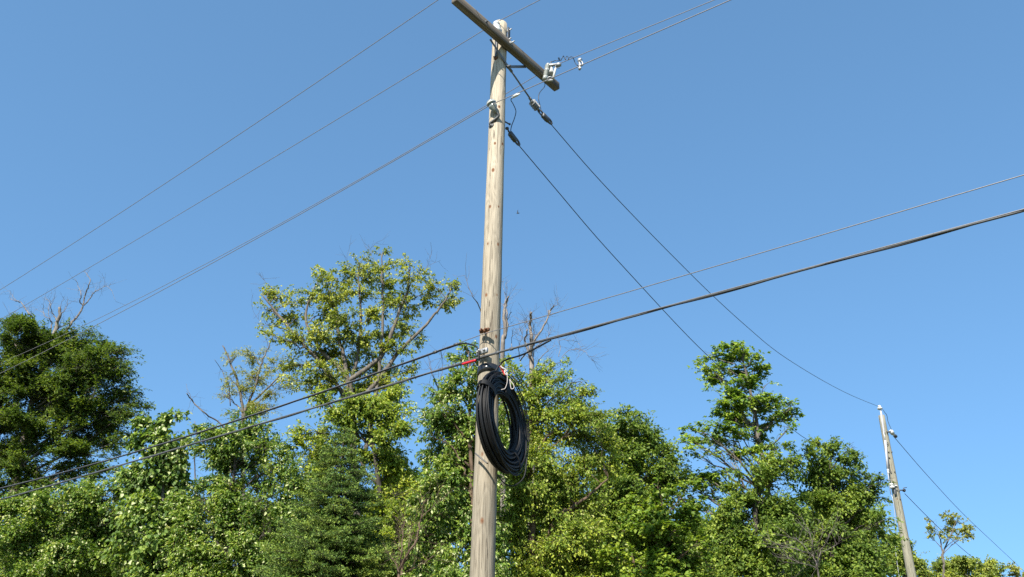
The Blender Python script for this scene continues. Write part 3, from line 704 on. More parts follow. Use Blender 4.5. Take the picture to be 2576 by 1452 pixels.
def dead_limbs(d, dead, Y, rnd, twig=1.):
    for pts, a, b_ in dead:
        P = np.array([at(x, y, Y + .25 * math.sin(i * 1.3 + x)) for i, (x, y) in enumerate(pts)]); P = smooth_path(P, 4)
        P[1:] += rnd.normal(size=(len(P) - 1, 3)) * .008
        d.tube(P, np.linspace(a, b_, len(P)) * .72, 6)
        # fine side twigs
        L = np.linalg.norm(np.diff(P, axis=0), axis=1).sum(); n = int(L * 7 * twig)
        if n:
            j = rnd.randint(len(P) // 4, len(P), n); q = P[j]; tang = np.gradient(P, axis=0)[j]; tang /= np.linalg.norm(tang, axis=1)[:, None] + 1e-9
            e = tang * .6 + rnd.normal(size=(n, 3)) * .6 + (0, 0, .25); e *= rnd.uniform(.12, .5, (n, 1)) / (np.linalg.norm(e, axis=1)[:, None])
            d.twigs(np.stack([q, q + e * .5 + rnd.normal(size=(n, 3)) * .02, q + e], 1), np.array([.0035]), np.array([.0015]))
            k = rnd.rand(n) < .6; q2 = (q + e * .55)[k]; e2 = e[k] * .5 + rnd.normal(size=(k.sum(), 3)) * .1
            d.twigs(np.stack([q2, q2 + e2 * .5, q2 + e2], 1), np.array([.0024]), np.array([.0012]))

LF_BEECH = leaf_mat('beech leaf', (0.033, 0.061, 0.010), (0.076, 0.133, 0.022), (0.199, 0.257, 0.036), (.22, .26, .07), .015)
LF_POPLAR = leaf_mat('poplar leaf', (0.052, 0.097, 0.021), (0.119, 0.203, 0.042), (0.287, 0.365, 0.080), (.54, .58, .32), .12)
LF_ASH = leaf_mat('ash leaf', (0.048, 0.097, 0.018), (0.119, 0.206, 0.034), (0.298, 0.375, 0.065), (.54, .57, .29), .12)
LF_OPEN = leaf_mat('yellowish leaf', (0.076, 0.118, 0.022), (0.209, 0.269, 0.035), (0.520, 0.505, 0.068), (.44, .46, .18), .12)
LF_YELL = leaf_mat('yellow green leaf', (0.067, 0.115, 0.017), (0.194, 0.275, 0.036), (0.473, 0.515, 0.068), (.46, .48, .16), .08)
LF_MAPLE = leaf_mat('bright maple leaf', (0.051, 0.098, 0.013), (0.139, 0.228, 0.029), (0.333, 0.401, 0.053), (.46, .52, .22), .02)
LF_TALL = leaf_mat('tall maple leaf', (0.056, 0.114, 0.020), (0.151, 0.254, 0.035), (0.394, 0.478, 0.063), (.45, .50, .26), .02)
LF_DARK = leaf_mat('dark leaf', (0.053, 0.099, 0.017), (0.132, 0.210, 0.032), (0.322, 0.392, 0.066), (.26, .31, .12), .02)
LF_FAR = leaf_mat('far leaf', (0.083, 0.131, 0.023), (0.209, 0.273, 0.049), (0.460, 0.484, 0.096), (.35, .38, .18), .03)
LF_SPARSE = leaf_mat('thin grey green leaf', (0.120, 0.140, 0.032), (0.250, 0.273, 0.057), (0.489, 0.460, 0.096), (.35, .36, .2), .04)
NEEDLE = leaf_mat('spruce needle', (0.052, 0.107, 0.028), (0.122, 0.206, 0.042), (0.288, 0.363, 0.057), None, 0, .15, .5)

# left dark beech with dead top limbs
zl = lambda L: [((zx / 5.152) * .7892, (880 + zy / 5.152) * .7892) for zx, zy in L]
beech_dead = [(zl([(1000, 1130), (1080, 930), (1170, 780), (1250, 690), (1330, 570), (1365, 480)]), .05, .03), (zl([(1365, 480), (1312, 420), (1330, 320), (1292, 170), (1240, 60)]), .026, .007),
              (zl([(1365, 480), (1400, 300), (1445, 170), (1485, 70), (1440, -10), (1400, -60)]), .028, .007), (zl([(1365, 480), (1440, 430), (1510, 320), (1560, 260), (1640, 220), (1740, 165), (1830, 240), (1900, 420)]), .024, .003),
              (zl([(950, 850), (1090, 800), (1180, 750), (1240, 690)]), .02, .014), (zl([(800, 1250), (880, 1000), (950, 760), (985, 640), (978, 520)]), .085, .05),
              (zl([(985, 560), (1000, 470)]), .014, .006), (zl([(985, 640), (1060, 570), (1100, 490), (1150, 440)]), .018, .005),
              (zl([(840, 1030), (830, 900), (850, 790), (820, 720), (740, 660), (710, 560), (712, 470)]), .03, .006), (zl([(930, 740), (900, 660), (850, 590), (835, 490), (805, 420), (740, 370)]), .025, .005),
              (zl([(820, 720), (790, 620), (810, 470), (880, 380), (910, 290)]), .012, .003), (zl([(710, 1000), (640, 870), (560, 720), (500, 640), (440, 570), (390, 490), (320, 420), (250, 410), (150, 370)]), .042, .006),
              (zl([(320, 420), (235, 370), (190, 290), (160, 240)]), .01, .004), (zl([(270, 1190), (220, 1050), (150, 900), (60, 880)]), .02, .004), (zl([(240, 940), (230, 780), (160, 640)]), .012, .004),
              (zl([(960, 870), (1000, 720)]), .016, .007), ([(0, 925), (12, 945), (22, 968)], .035, .02), ([(0, 1018), (30, 1040), (55, 1062)], .02, .03), ([(40, 955), (62, 985), (80, 1010)], .03, .025)]
tree('beech_tree', 'dark green spreading tree at the far left with bare dead limbs above its crown', 22., [[(15, 1452), (30, 1290), (50, 1150), (70, 1050), (100, 940), (135, 860)]],
     [(35, 855, 55, 30), (110, 850, 70, 32), (75, 895, 90, 32), (180, 862, 60, 32), (150, 900, 80, 30), (235, 895, 55, 28), (275, 880, 35, 26), (310, 905, 38, 26), (262, 925, 70, 30), (325, 945, 28, 18), (190, 950, 100, 36),
      (60, 950, 85, 36), (285, 975, 60, 28), (330, 995, 36, 16), (200, 1010, 105, 36), (75, 1010, 90, 36), (300, 1025, 52, 26), (240, 1055, 80, 26), (130, 1070, 90, 28), (28, 1080, 55, 32), (300, 1075, 50, 16), (190, 1105, 90, 22), (90, 1120, 70, 22), (280, 1115, 45, 16),
      (20, 1140, 48, 26), (230, 1145, 70, 18), (150, 1160, 60, 16), (40, 1195, 60, 14), (200, 1185, 50, 14), (70, 830, 35, 22), (20, 1260, 60, 14), (110, 1215, 50, 10), (-50, 950, 70, 90), (-60, 1100, 70, 90), (60, 1170, 60, 24), (10, 1230, 50, 22), (90, 1235, 60, 16), (250, 1190, 60, 16)],
     LF_BEECH, 3, dens=1.8, size=.09, ratio=.5, flat=.45, droop=.1, depth=1.2, gap=-.06, grow=1.35, r0=.17, dead=beech_dead, brk=BARK_GREY, wl=.8)
tree('leafy_tree', 'low green tree filling the bottom left corner under the dark beech', 19., [[(110, 1452), (120, 1350), (130, 1300)]],
     [(60, 1300, 90, 30), (170, 1290, 80, 34), (30, 1360, 80, 40), (130, 1360, 100, 45), (230, 1340, 70, 50), (60, 1430, 110, 50), (190, 1430, 100, 50), (250, 1260, 60, 34), (290, 1300, 50, 40), (280, 1400, 70, 60), (-50, 1380, 70, 80), (120, 1500, 170, 50), (290, 1230, 40, 28), (210, 1245, 60, 24), (20, 1285, 60, 24), (120, 1262, 60, 20)],
     LF_ASH, 5, dens=2.4, size=.085, r0=.08, depth=1.2, brk=BARK_DARK)
tree('poplar_tree', 'broad leaved poplar with drooping round leaves beside the dark beech', 18., [[(420, 1452), (415, 1300), (405, 1180), (400, 1080)]],
     [(385, 1065, 38, 26), (430, 1058, 30, 22), (455, 1042, 26, 12), (400, 1100, 52, 28), (372, 1130, 40, 28), (425, 1140, 44, 30), (385, 1180, 60, 34), (440, 1190, 40, 28), (350, 1210, 50, 34), (410, 1235, 70, 36), (340, 1270, 60, 44), (410, 1290, 80, 40), (350, 1340, 80, 50), (440, 1350, 80, 50), (390, 1420, 100, 55), (470, 1290, 50, 40), (400, 1500, 120, 50)],
     LF_POPLAR, 7, dens=1.9, size=.115, ratio=.82, per=10, droop=.9, spread=.5, gap=-.2, r0=.08, brk=BARK_GREY, wl=.7)
tree('ash_tree', 'pale leaved tree left of the spruce, in front of the thin half bare tree', 17.5, [[(575, 1452), (575, 1300), (590, 1180), (605, 1080)]],
     [(612, 1052, 26, 26), (560, 1082, 50, 20), (640, 1085, 50, 20), (515, 1090, 34, 18), (540, 1120, 60, 22), (615, 1125, 70, 24), (690, 1120, 48, 24), (560, 1160, 60, 26), (640, 1170, 70, 26), (710, 1165, 50, 28), (590, 1210, 60, 24), (680, 1215, 60, 30), (500, 1215, 36, 14),
      (520, 1255, 70, 30), (600, 1260, 70, 30), (690, 1265, 60, 36), (500, 1320, 80, 40), (590, 1330, 90, 40), (670, 1340, 70, 50), (500, 1400, 90, 50), (600, 1410, 100, 55), (680, 1430, 60, 50), (560, 1490, 150, 45), (740, 1210, 40, 40)],
     LF_ASH, 11, dens=2.3, size=.09, ratio=.5, droop=.45, gap=-.2, r0=.075, brk=BARK_DARK, wl=.8)
tree('half_bare_tree', 'thin half bare tree with sparse feathery leaves behind the pale leaved tree', 22., [[(612, 1452), (612, 1150), (612, 1040), (600, 970), (575, 900), (560, 870)], [(614, 1050), (640, 980), (655, 920), (672, 880), (690, 840)], [(625, 1020), (690, 960), (720, 930)]],
     [(590, 905, 28, 16), (640, 898, 50, 16), (690, 925, 45, 22), (575, 950, 28, 24), (640, 945, 50, 22), (605, 990, 50, 24), (690, 980, 50, 22), (730, 955, 26, 20), (620, 1035, 70, 16), (560, 990, 20, 14), (735, 905, 22, 12), (680, 1030, 40, 18)],
     LF_SPARSE, 14, dens=1.15, size=.075, ratio=.4, gap=-.05, r0=.07, brk=BARK_GREY, wl=.7,
     dead=[([(470, 990), (485, 1012), (510, 1035), (545, 1060), (580, 1085), (610, 1120)], .02, .03), ([(468, 965), (474, 985), (485, 1012)], .004, .01), ([(540, 905), (560, 935), (575, 975), (580, 1020)], .008, .02), ([(490, 1060), (494, 1100), (490, 1180), (500, 1300)], .012, .03), ([(655, 800), (668, 845), (676, 880)], .004, .01)], deadmat=DEAD_DK)
open_blobs = [(905, 660, 24, 16), (962, 640, 16, 14), (965, 668, 30, 14), (1022, 660, 20, 12), (812, 690, 24, 12), (850, 700, 36, 15), (902, 694, 44, 17), (960, 706, 30, 16), (1040, 690, 32, 15), (1085, 715, 32, 14), (1132, 720, 20, 13), (1145, 745, 16, 12), (1110, 762, 30, 14), (1060, 742, 40, 16),
              (672, 735, 26, 10), (710, 742, 26, 12), (665, 775, 22, 12), (668, 815, 24, 15), (690, 850, 24, 12), (735, 760, 30, 13), (750, 800, 40, 15), (790, 742, 34, 14), (840, 745, 40, 16), (900, 740, 36, 16), (965, 752, 34, 14), (1010, 770, 36, 15), (1040, 795, 30, 13), (815, 790, 44, 16), (880, 800, 46, 16), (940, 800, 36, 14),
              (760, 845, 44, 15), (825, 838, 46, 16), (900, 846, 44, 16), (965, 838, 36, 15), (1020, 828, 32, 15), (1050, 850, 24, 14), (795, 885, 44, 16), (860, 890, 44, 16), (935, 884, 36, 14), (1000, 880, 36, 15), (745, 920, 36, 13), (815, 930, 46, 15), (885, 930, 46, 14), (960, 935, 46, 14), (1030, 925, 26, 13),
              (760, 965, 46, 13), (850, 972, 56, 17), (930, 972, 56, 18), (1000, 968, 40, 15), (1040, 950, 16, 8)]
tree('open_crowned_tree', 'tallest tree with an open yellowish crown of many limbs left of the pole', 20., [[(900, 1452), (890, 1150), (885, 1030), (875, 960), (860, 880), (845, 800), (830, 730)], [(905, 1200), (930, 1080), (950, 960), (958, 880), (965, 780), (960, 700), (962, 640)], [(884, 1040), (820, 930), (750, 850), (690, 780), (660, 740)], [(950, 960), (1000, 890), (1060, 830), (1110, 770), (1135, 730)], [(880, 990), (905, 860), (905, 760), (902, 680)], [(955, 900), (1000, 800), (1025, 720), (1030, 665)], [(872, 950), (790, 860), (770, 780), (800, 710)]],
     open_blobs, LF_OPEN, 17, dens=1.5, size=.085, ratio=.6, per=13, gap=-.2, r0=.11, brk=BARK_GREY, wl=.5, jitter=1.6, droop=.45, grow=1.6, twl=.5,
     dead=[([(1090, 700), (1075, 672), (1085, 640)], .006, .003), ([(1040, 690), (1080, 668), (1110, 655)], .006, .003), ([(690, 730), (665, 705), (650, 690)], .006, .003), ([(880, 690), (872, 650), (880, 625)], .005, .003), ([(940, 660), (930, 630), (945, 612)], .005, .003), ([(660, 815), (640, 790), (632, 765)], .005, .003)], deadmat=DEAD_DK)
tree('leafy_tree', 'green tree rising just behind the tip of the spruce', 18., [[(960, 1452), (955, 1250), (940, 1120), (930, 1040)]],
     [(900, 1010, 60, 22), (980, 1000, 48, 26), (1010, 1010, 30, 26), (935, 1045, 70, 26), (1000, 1050, 38, 28), (850, 1050, 50, 24), (900, 1085, 70, 28), (980, 1095, 50, 28), (1015, 1090, 24, 22), (790, 1085, 50, 26), (960, 1140, 60, 32), (1010, 1150, 30, 26), (780, 1135, 60, 32), (985, 1190, 50, 34), (1000, 1240, 50, 36), (770, 1190, 60, 36), (990, 1300, 60, 40), (1000, 1370, 60, 50), (1010, 1440, 70, 50), (960, 1500, 120, 40), (745, 1260, 40, 40), (800, 1000, 46, 14)],
     LF_YELL, 19, dens=2.8, size=.085, gap=-.25, r0=.10, brk=BARK_DARK, wl=.8)
tree('ash_tree', 'leafy tree with pale turned leaves directly left of the pole', 14., [[(1200, 1452), (1190, 1300), (1185, 1150), (1180, 1000), (1180, 900)], [(1015, 1452), (1030, 1400), (1055, 1330), (1075, 1270)]],
     [(1178, 878, 26, 18), (1165, 905, 36, 16), (1195, 915, 26, 26), (1140, 945, 40, 20), (1180, 955, 44, 26), (1105, 985, 30, 22), (1160, 1000, 56, 28), (1110, 1025, 44, 26), (1185, 1045, 50, 34), (1120, 1065, 58, 30), (1085, 1090, 30, 28), (1170, 1100, 60, 36), (1110, 1130, 60, 36), (1185, 1160, 50, 40), (1100, 1190, 54, 36), (1160, 1220, 60, 40), (1095, 1250, 50, 40), (1170, 1290, 60, 44), (1100, 1320, 60, 44), (1050, 1360, 34, 34), (1160, 1370, 66, 48), (1085, 1400, 70, 48), (1170, 1450, 80, 50), (1080, 1480, 80, 50), (1240, 960, 34, 40), (1250, 1050, 40, 50), (1240, 1150, 40, 60), (1240, 1280, 40, 70), (1240, 1400, 40, 70)],
     LF_ASH, 23, dens=3.2, size=.085, ratio=.45, droop=.7, gap=-.3, r0=.07, brk=BARK_BROWN, wl=.6,
     dead=[([(1106, 1010), (1100, 975), (1088, 940), (1078, 910)], .014, .006), ([(1100, 975), (1112, 940), (1112, 900), (1108, 880)], .009, .003), ([(1050, 968), (1075, 966), (1098, 985)], .003, .006), ([(1215, 800), (1205, 770), (1190, 745), (1176, 715), (1168, 692)], .016, .004)], deadmat=DEAD_DK)
tree('leafy_tree', 'yellow green leafy tree directly right of the pole, behind the cable coil', 15., [[(1340, 1452), (1338, 1300), (1335, 1150), (1335, 1000), (1338, 940)], [(1395, 1310), (1440, 1275), (1490, 1240), (1530, 1205)]],
     [(1290, 945, 36, 22), (1340, 940, 40, 20), (1400, 915, 28, 16), (1425, 940, 28, 16), (1380, 955, 44, 20), (1300, 985, 44, 26), (1360, 1000, 56, 26), (1425, 990, 32, 20), (1300, 1040, 50, 30), (1370, 1050, 60, 28), (1435, 1045, 38, 24), (1320, 1100, 60, 32), (1400, 1105, 60, 30), (1465, 1090, 34, 22), (1500, 1075, 24, 14), (1300, 1160, 56, 36), (1370, 1160, 60, 34), (1440, 1155, 56, 32), (1320, 1220, 66, 38), (1400, 1225, 66, 38), (1470, 1210, 50, 34), (1300, 1290, 60, 42), (1380, 1295, 70, 42), (1460, 1280, 60, 42), (1320, 1360, 70, 46), (1410, 1370, 76, 46), (1480, 1350, 56, 46), (1300, 1430, 80, 50), (1400, 1450, 90, 50), (1490, 1430, 60, 50), (1390, 1500, 150, 40), (1450, 1000, 46, 30), (1480, 1045, 50, 30), (1510, 1105, 50, 32), (1520, 1165, 50, 34), (1265, 920, 24, 22), (1460, 960, 24, 18)],
     LF_YELL, 29, dens=3.6, size=.066, ratio=.55, gap=-.3, r0=.085, brk=BARK_BROWN, wl=.55, droop=.45)
# dead snags behind
z7 = lambda L: [((1400 + x / 4.148) * .7892, (850 + y / 4.148) * .7892) for x, y in L]
def snag(root, L, Y, rnd, tw):
    for k, e in enumerate(L):
        b = MB(); dead_limbs(b, [e], Y, rnd, tw)
        if k == 0: P = at(*e[0][0], Y); b.tube([P * [1, 1, 0], P], [e[1] * 1.3, e[1]], 8)
        b.build('trunk' if k == 0 else 'limb', DEAD, root)
sn = thing('dead_snag', 'bleached dead trunk with a broken top just right of the pole', 'dead tree', at(1264, 1452, 17.5) * [1, 1, 0], 'dead snags'); rnd = np.random.RandomState(2)
snag(sn, [([(1264, 1452), (1264, 1100)] + z7([(840, 1060), (870, 900), (862, 620), (880, 500), (915, 400)]), .09, .028), (z7([(862, 620), (855, 540), (885, 400), (860, 320)]), .02, .006), (z7([(870, 930), (900, 780), (895, 640), (885, 560)]), .03, .02), (z7([(905, 700), (930, 640), (950, 600)]), .014, .01), (z7([(860, 310), (840, 240), (860, 170)]), .005, .002), (z7([(890, 300), (880, 240), (900, 180)]), .004, .002), (z7([(960, 1060), (960, 920), (980, 810)]), .01, .005), (z7([(960, 920), (1030, 870)]), .006, .003)], 17.5, rnd, .5)
sn = thing('dead_snag', 'dead grey snag with forked twiggy limbs above the yellow green tree', 'dead tree', at(1338, 1452, 18) * [1, 1, 0], 'dead snags')
snag(sn, [([(1336, 1452), (1338, 1150)] + z7([(1225, 1360), (1215, 1180), (1215, 950), (1205, 770), (1212, 600)]), .10, .035), (z7([(1230, 1060), (1270, 950), (1360, 830), (1440, 650), (1470, 570), (1520, 520)]), .04, .018), (z7([(1445, 640), (1448, 580)]), .02, .016), (z7([(1205, 770), (1160, 740), (1145, 670)]), .014, .008), (z7([(1520, 520), (1560, 500), (1585, 410)]), .006, .002), (z7([(1210, 1180), (1130, 1000), (1165, 880), (1160, 830)]), .03, .02), (z7([(1070, 1250), (1180, 1110), (1200, 1060)]), .02, .03), (z7([(1060, 1220), (1060, 1060), (1090, 930), (1075, 820)]), .014, .004), (z7([(1240, 1200), (1280, 1050), (1380, 990), (1450, 900), (1440, 780)]), .016, .004), (z7([(1270, 1350), (1350, 1200), (1440, 1120), (1530, 1040)]), .02, .004), (z7([(1300, 1400), (1420, 1250), (1500, 1190)]), .014, .004), (z7([(1580, 1190), (1600, 1080), (1595, 975), (1700, 970), (1800, 985), (1860, 1050), (1890, 1110)]), .010, .003), (z7([(1620, 1200), (1690, 1120), (1790, 1095), (1900, 1110), (1980, 1180), (2050, 1250)]), .010, .003), (z7([(1260, 1100), (1260, 900), (1240, 720)]), .01, .004)], 18, rnd, 1.6)
tree('leafy_tree', 'mid green rounded tree between the yellow green tree and the tall layered maple', 18., [[(1600, 1452), (1595, 1300), (1590, 1150), (1585, 1060)]],
     [(1560, 1035, 34, 12), (1612, 1045, 26, 16), (1580, 1062, 46, 18), (1520, 1065, 36, 20), (1490, 1060, 40, 24), (1630, 1078, 36, 20), (1555, 1095, 56, 22), (1610, 1105, 60, 24), (1660, 1110, 38, 24), (1690, 1135, 30, 24), (1540, 1135, 60, 26), (1610, 1150, 66, 28), (1670, 1165, 48, 28), (1540, 1185, 66, 30), (1620, 1200, 66, 30), (1690, 1205, 44, 32), (1560, 1240, 70, 34), (1650, 1250, 66, 34), (1530, 1290, 60, 40), (1600, 1310, 80, 40), (1560, 1380, 90, 50), (1580, 1460, 120, 50)],
     LF_DARK, 31, dens=2.4, size=.085, gap=-.28, r0=.09, brk=BARK_DARK, wl=.7)
tree('maple_tree', 'bright green young maple at the bottom edge right of centre', 15., [[(1665, 1452), (1662, 1350), (1665, 1260)], [(1600, 1480), (1590, 1400), (1585, 1330)]],
     [(1590, 1265, 44, 18), (1655, 1225, 20, 14), (1650, 1262, 46, 18), (1715, 1255, 40, 24), (1610, 1300, 60, 20), (1680, 1300, 56, 22), (1740, 1300, 40, 26), (1570, 1335, 50, 20), (1640, 1340, 66, 24), (1710, 1345, 54, 26), (1600, 1380, 60, 26), (1680, 1390, 70, 28), (1750, 1370, 40, 34), (1550, 1400, 46, 24), (1620, 1430, 76, 34), (1720, 1440, 66, 36), (1540, 1460, 56, 40), (1640, 1490, 120, 36)],
     LF_MAPLE, 37, dens=2.3, size=.085, ratio=.85, flat=.45, droop=.12, gap=-.2, r0=.06, brk=BARK_BROWN, wl=.6)
tree('maple_tree', 'tall maple with flat layered sprays standing above the other trees on the right', 18., [[(1965, 1452), (1945, 1310), (1935, 1250), (1925, 1180), (1908, 1100), (1893, 1010), (1878, 940), (1862, 880)]],
     [(1835, 872, 34, 11), (1870, 880, 30, 12), (1905, 892, 22, 14), (1790, 895, 40, 13), (1850, 902, 46, 14), (1912, 920, 24, 14), (1770, 922, 40, 11), (1830, 930, 50, 13), (1895, 945, 34, 13), (1800, 958, 42, 11), (1865, 965, 46, 12), (1925, 970, 26, 12), (1820, 985, 52, 11), (1885, 995, 50, 11), (1945, 1012, 44, 9), (1990, 1024, 38, 7), (1840, 1018, 58, 10), (1900, 1030, 56, 9), (1960, 1045, 46, 8), (1800, 1040, 40, 8), (1860, 1052, 56, 10), (1930, 1062, 56, 9), (1985, 1075, 26, 7),
      (1800, 1072, 46, 9), (1750, 1080, 34, 9), (1850, 1085, 50, 11), (1770, 1103, 44, 10), (1728, 1108, 26, 8), (1830, 1110, 48, 10), (1890, 1105, 44, 9), (1790, 1128, 44, 9), (1740, 1135, 34, 9), (1880, 1140, 40, 10), (1840, 1140, 40, 8), (1790, 1185, 36, 9), (1750, 1195, 46, 11), (1790, 1215, 36, 9), (1730, 1220, 40, 12), (1770, 1245, 40, 12), (1740, 1265, 30, 16)],
     LF_TALL, 41, dens=2.5, size=.085, ratio=.85, per=12, flat=.55, droop=.15, gap=-.3, r0=.08, brk=BARK_GREY, wl=.6, depth=1.1, jitter=1.2, grow=1.12, twl=.45)
tree('leafy_tree', 'dark leafy tree around the lower trunk of the tall layered maple', 17., [[(1900, 1452), (1900, 1330), (1905, 1220), (1925, 1150)]],
     [(1960, 1125, 40, 14), (1915, 1160, 50, 20), (1975, 1160, 36, 22), (1890, 1200, 50, 22), (1955, 1205, 50, 26), (1860, 1240, 46, 24), (1920, 1250, 60, 28), (1985, 1250, 40, 34), (1840, 1285, 44, 28), (1900, 1305, 66, 32), (1970, 1310, 54, 40), (1840, 1340, 60, 38), (1920, 1365, 76, 42), (1990, 1380, 50, 46), (1840, 1410, 66, 46), (1930, 1440, 90, 50), (1790, 1440, 50, 50), (1880, 1500, 140, 40), (1800, 1320, 30, 30)],
     LF_DARK, 43, dens=2.6, size=.085, gap=-.25, r0=.09, brk=BARK_DARK, wl=.7,
     dead=[([(1872, 1225), (1862, 1200), (1850, 1178), (1838, 1163)], .03, .012), ([(1862, 1200), (1858, 1180), (1848, 1160), (1842, 1135)], .018, .004)])
tree('leafy_tree', 'dark leafy tree reaching toward the far pole at the right', 19., [[(2100, 1452), (2095, 1330), (2090, 1220), (2095, 1130)]],
     [(2050, 1115, 30, 12), (2105, 1118, 30, 14), (2145, 1125, 22, 12), (2030, 1145, 40, 18), (2090, 1150, 50, 20), (2140, 1160, 34, 20), (2060, 1185, 60, 24), (2125, 1195, 56, 24), (2180, 1200, 34, 14), (2225, 1205, 26, 9), (2040, 1230, 60, 28), (2110, 1240, 66, 28), (2180, 1240, 46, 24), (2212, 1250, 28, 14), (2060, 1285, 66, 34), (2140, 1290, 66, 32), (2210, 1295, 40, 22), (2222, 1310, 26, 14), (2050, 1345, 70, 40), (2130, 1350, 70, 40), (2210, 1350, 46, 32), (2060, 1410, 76, 46), (2150, 1415, 76, 46), (2200, 1400, 36, 34), (2090, 1490, 130, 46), (2190, 1450, 46, 40)],
     LF_DARK, 47, dens=2.4, size=.085, gap=-.28, r0=.10, brk=BARK_DARK, wl=.7)
tree('leafy_tree', 'small green tree behind the foot of the far pole', 33., [[(2280, 1480), (2280, 1400)]], [(2262, 1350, 24, 18), (2285, 1375, 30, 20), (2250, 1390, 30, 22), (2300, 1410, 30, 24), (2260, 1430, 40, 26), (2310, 1450, 40, 24)], LF_FAR, 53, dens=1.1, size=.12, r0=.08, brk=BARK_DARK)
tree('half_bare_tree', 'small sparse tree on a thin pale trunk right of the far pole', 36., [[(2378, 1480), (2375, 1420), (2368, 1370), (2362, 1345)], [(2372, 1390), (2395, 1340), (2405, 1310)]],
     [(2345, 1310, 14, 9), (2350, 1335, 22, 10), (2385, 1298, 20, 8), (2410, 1310, 26, 10), (2435, 1330, 20, 10), (2425, 1350, 22, 8), (2375, 1328, 26, 9), (2385, 1350, 22, 8), (2340, 1352, 16, 7)],
     LF_SPARSE, 59, dens=.9, size=.13, gap=-.1, r0=.07, brk=BARK_GREY)
tree('bush', 'low far bushy tree at the bottom right under the sparse tree', 40., [[(2440, 1500), (2440, 1440)]], [(2340, 1425, 30, 14), (2385, 1420, 36, 16), (2430, 1420, 36, 14), (2475, 1425, 36, 16), (2510, 1440, 26, 14), (2360, 1455, 50, 20), (2440, 1455, 60, 22), (2500, 1465, 40, 18)], LF_FAR, 61, dens=1.3, size=.13, r0=.07, cat='bush')
tree('half_bare_tree', 'tiny leafy treetop in the bottom right corner', 40., [[(2555, 1500), (2555, 1440)]], [(2545, 1432, 20, 9), (2565, 1445, 20, 10)], LF_SPARSE, 67, dens=1.0, size=.13, r0=.05)
# bare shrubs
for nm, lab, Yb, L in (('bare_shrub', 'leafless twiggy shrub at the bottom edge below the dark right hand trees', 15.8, [([(2062, 1500), (2060, 1452), (2055, 1420), (2040, 1395), (2010, 1385), (1975, 1375), (1935, 1360)], .03, .005), ([(2055, 1420), (2062, 1390), (2080, 1360), (2095, 1330)], .016, .004), ([(2050, 1410), (2045, 1370), (2035, 1335)], .014, .004), ([(2062, 1390), (2100, 1375), (2120, 1350)], .010, .003), ([(2040, 1395), (2015, 1365), (1990, 1350)], .010, .003), ([(2056, 1425), (2020, 1420), (1985, 1405), (1960, 1402)], .012, .003), ([(2045, 1380), (2065, 1350), (2070, 1330)], .008, .003)]),
                       ('bare_shrub', 'bare brown stems between the spruce and the tree left of the pole', 13.2, [([(1003, 1500), (1004, 1452), (1006, 1430), (1031, 1385), (1048, 1357), (1053, 1330), (1060, 1298), (1070, 1258)], .035, .014), ([(1006, 1435), (1010, 1390), (1012, 1350), (1016, 1310)], .018, .006), ([(1014, 1415), (1028, 1380), (1040, 1340)], .012, .005), ([(1004, 1440), (995, 1420), (985, 1400)], .012, .004), ([(1060, 1300), (1090, 1275), (1120, 1250)], .012, .004), ([(1010, 1390), (1000, 1370), (990, 1345)], .008, .003), ([(1020, 1440), (1060, 1420), (1090, 1400)], .012, .004), ([(1028, 1380), (1030, 1340), (1045, 1300)], .008, .003)])):
    t = thing(nm, lab, 'shrub', at(*L[0][0][0], Yb) * [1, 1, 0], 'bare shrubs'); b = MB(); rnd = np.random.RandomState(5); 
    for k, e in enumerate(L):
        b = MB(); dead_limbs(b, [e], Yb, rnd, 2.2)
        if k == 0: P = at(*L[0][0][0], Yb); b.tube([P * [1, 1, 0], P], [L[0][1] * 1.3, L[0][1]], 7)
        b.build('stem', DEAD_DK if Yb > 15 else BARK_BROWN, t)
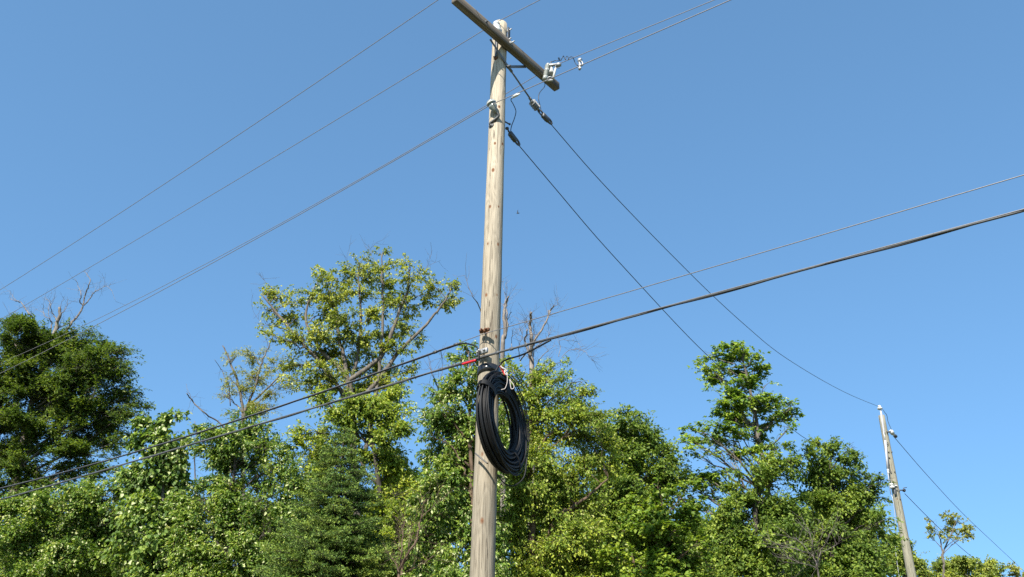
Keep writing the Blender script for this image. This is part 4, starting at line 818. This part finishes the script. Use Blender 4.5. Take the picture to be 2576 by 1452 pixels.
# spruce
def spruce(label, Y, apex, foot, slope, seed):
    rnd = np.random.RandomState(seed); A = at(*apex, Y); Bs = np.array([at(*foot, Y)[0], Y, 0]); t = thing('spruce_tree', label, 'tree', Bs, 'trees behind the pole')
    tr = MB(); tr.tube([Bs, (Bs + A) / 2, A], [.13, .06, .008], 9); br = MB(); lf = MB(); H_ = A[2]
    z = A[2] - .05; TW = []; NP = []; ND = []
    while z > .6:
        dep = A[2] - z; full = slope * dep ** .92 + .06; c = Bs + (A - Bs) * (z / H_); nb = 6 + int(min(6, dep * 2))
        a0 = rnd.uniform(0, 6.3)
        for k in range(nb):
            a = a0 + k * 2 * np.pi / nb + rnd.normal() * .25; L = full * rnd.uniform(.72, 1.15); d = np.array([math.cos(a), math.sin(a), 0])
            q = [c, c + d * L * .5 + ZUP * (-.12 * L), c + d * L + ZUP * (rnd.uniform(-.16, .02) * L - .02)]; P = smooth_path(q, 4); br.tube(P, np.linspace(.004 + .008 * L, .002, len(P)), 4, cap=False)
            side = np.cross(d, ZUP); n = int(L / .042) + 2
            for f in np.linspace(.15, 1, n):
                p = P[min(len(P) - 1, int(f * (len(P) - 1)))] + (P[-1] - P[0]) * 0
                p = q[0] * (1 - f) ** 2 + 2 * q[1] * f * (1 - f) + q[2] * f * f
                for sd in (-1, 1):
                    l2 = (.10 + .30 * L * (1 - f) ** .8) * rnd.uniform(.7, 1.2); e = d * .75 + side * sd * .8 + ZUP * rnd.normal(-.05, .18)
                    if f > .97: e = d + ZUP * .15; l2 = .12
                    e /= np.linalg.norm(e); m = max(5, int(l2 / .011)); s_ = np.linspace(.02, 1, m)[:, None]
                    pp = p + e * l2 * s_ - ZUP * .06 * l2 * s_ ** 2; TW.append([pp[0], pp[m // 2], pp[-1]])
                    nn = rnd.normal(size=(m, 3)) * .55 + e * .7 + ZUP * .28; NP.append(pp); ND.append(nn)
        z -= (.10 + .045 * dep ** .5) * rnd.uniform(.75, 1.25)
    br.twigs(np.array(TW), np.array([.003]), np.array([.002]))
    NP = np.vstack(NP); ND = np.vstack(ND); n = len(NP); lf.leaves(NP, ND, rnd.normal(size=(n, 3)), rnd.uniform(.034, .055, n), np.full(n, .0125), .1)
    tr.build('trunk', BARK_DARK, t); br.build('branches', BARK_DARK, t); lf.build('crown', NEEDLE, t); return n
spruce('dense pointed spruce at the bottom left of centre', 15.5, (868, 1074), (838, 1452), .52, 71)
# trees that close the wood behind, in shadow
for i, (px, py, lab, Yf, w) in enumerate(((330, 1290, 'shaded tree glimpsed behind the poplar and the dark beech', 25, 170), (720, 1250, 'shaded tree glimpsed behind the spruce and the pale leaved tree', 25, 170), (1010, 1200, 'shaded tree glimpsed in the gap behind the bare brown stems', 22, 100), (1480, 1200, 'shaded tree glimpsed behind the yellow green tree right of the pole', 22, 170), (1265, 1090, 'shaded tree glimpsed low down around the pole and the snags', 20, 110), (1780, 1310, 'shaded tree glimpsed between the bright maple and the dark right hand trees', 23, 110), (2060, 1290, 'shaded tree glimpsed behind the dark tree near the far pole', 24, 150))):
    rb = np.random.RandomState(90 + i)
    bl = [(px + rb.uniform(-.9, .9) * w, py + 20 + rb.uniform(0, 250), rb.uniform(50, 80), rb.uniform(28, 46)) for _ in range(24)]
    tree('leafy_tree', lab, Yf, [[(px, 1500), (px, py + 60)]], bl, LF_DARK, 100 + i, dens=1.8, size=.10, per=11, r0=.1, brk=BARK_DARK, group='shaded trees deeper in the wood')
# bird
p = at(1303, 536, 34.); bd = MB(); bd.lathe(p - np.array([.07, 0, .02]), (1, .2, .25), [(0, .002), (.03, .02), (.07, .03), (.11, .02), (.14, .012), (.16, .001)], 8)
for s_ in (-1, 1): bd.add([p + (.01, 0, .01), p + (-.03, 0, .01), p + (-.05 + .02 * s_, -.06 * s_, .08), p + (-.02 + .02 * s_, -.12 * s_, .11), p + (.01, 0, .022), p + (-.03, 0, .02)], [(0, 1, 2, 3), (4, 3, 2, 5)])
o = bd.build('bird', M_COPPER, None, origin=p); tag(o, 'tiny dark bird flying in the sky right of the tall pole', 'bird')

for o in bpy.data.objects:
    if '_o' in o: del o['_o']
print('verts', sum(len(o.data.vertices) for o in bpy.data.objects if o.type == 'MESH'))
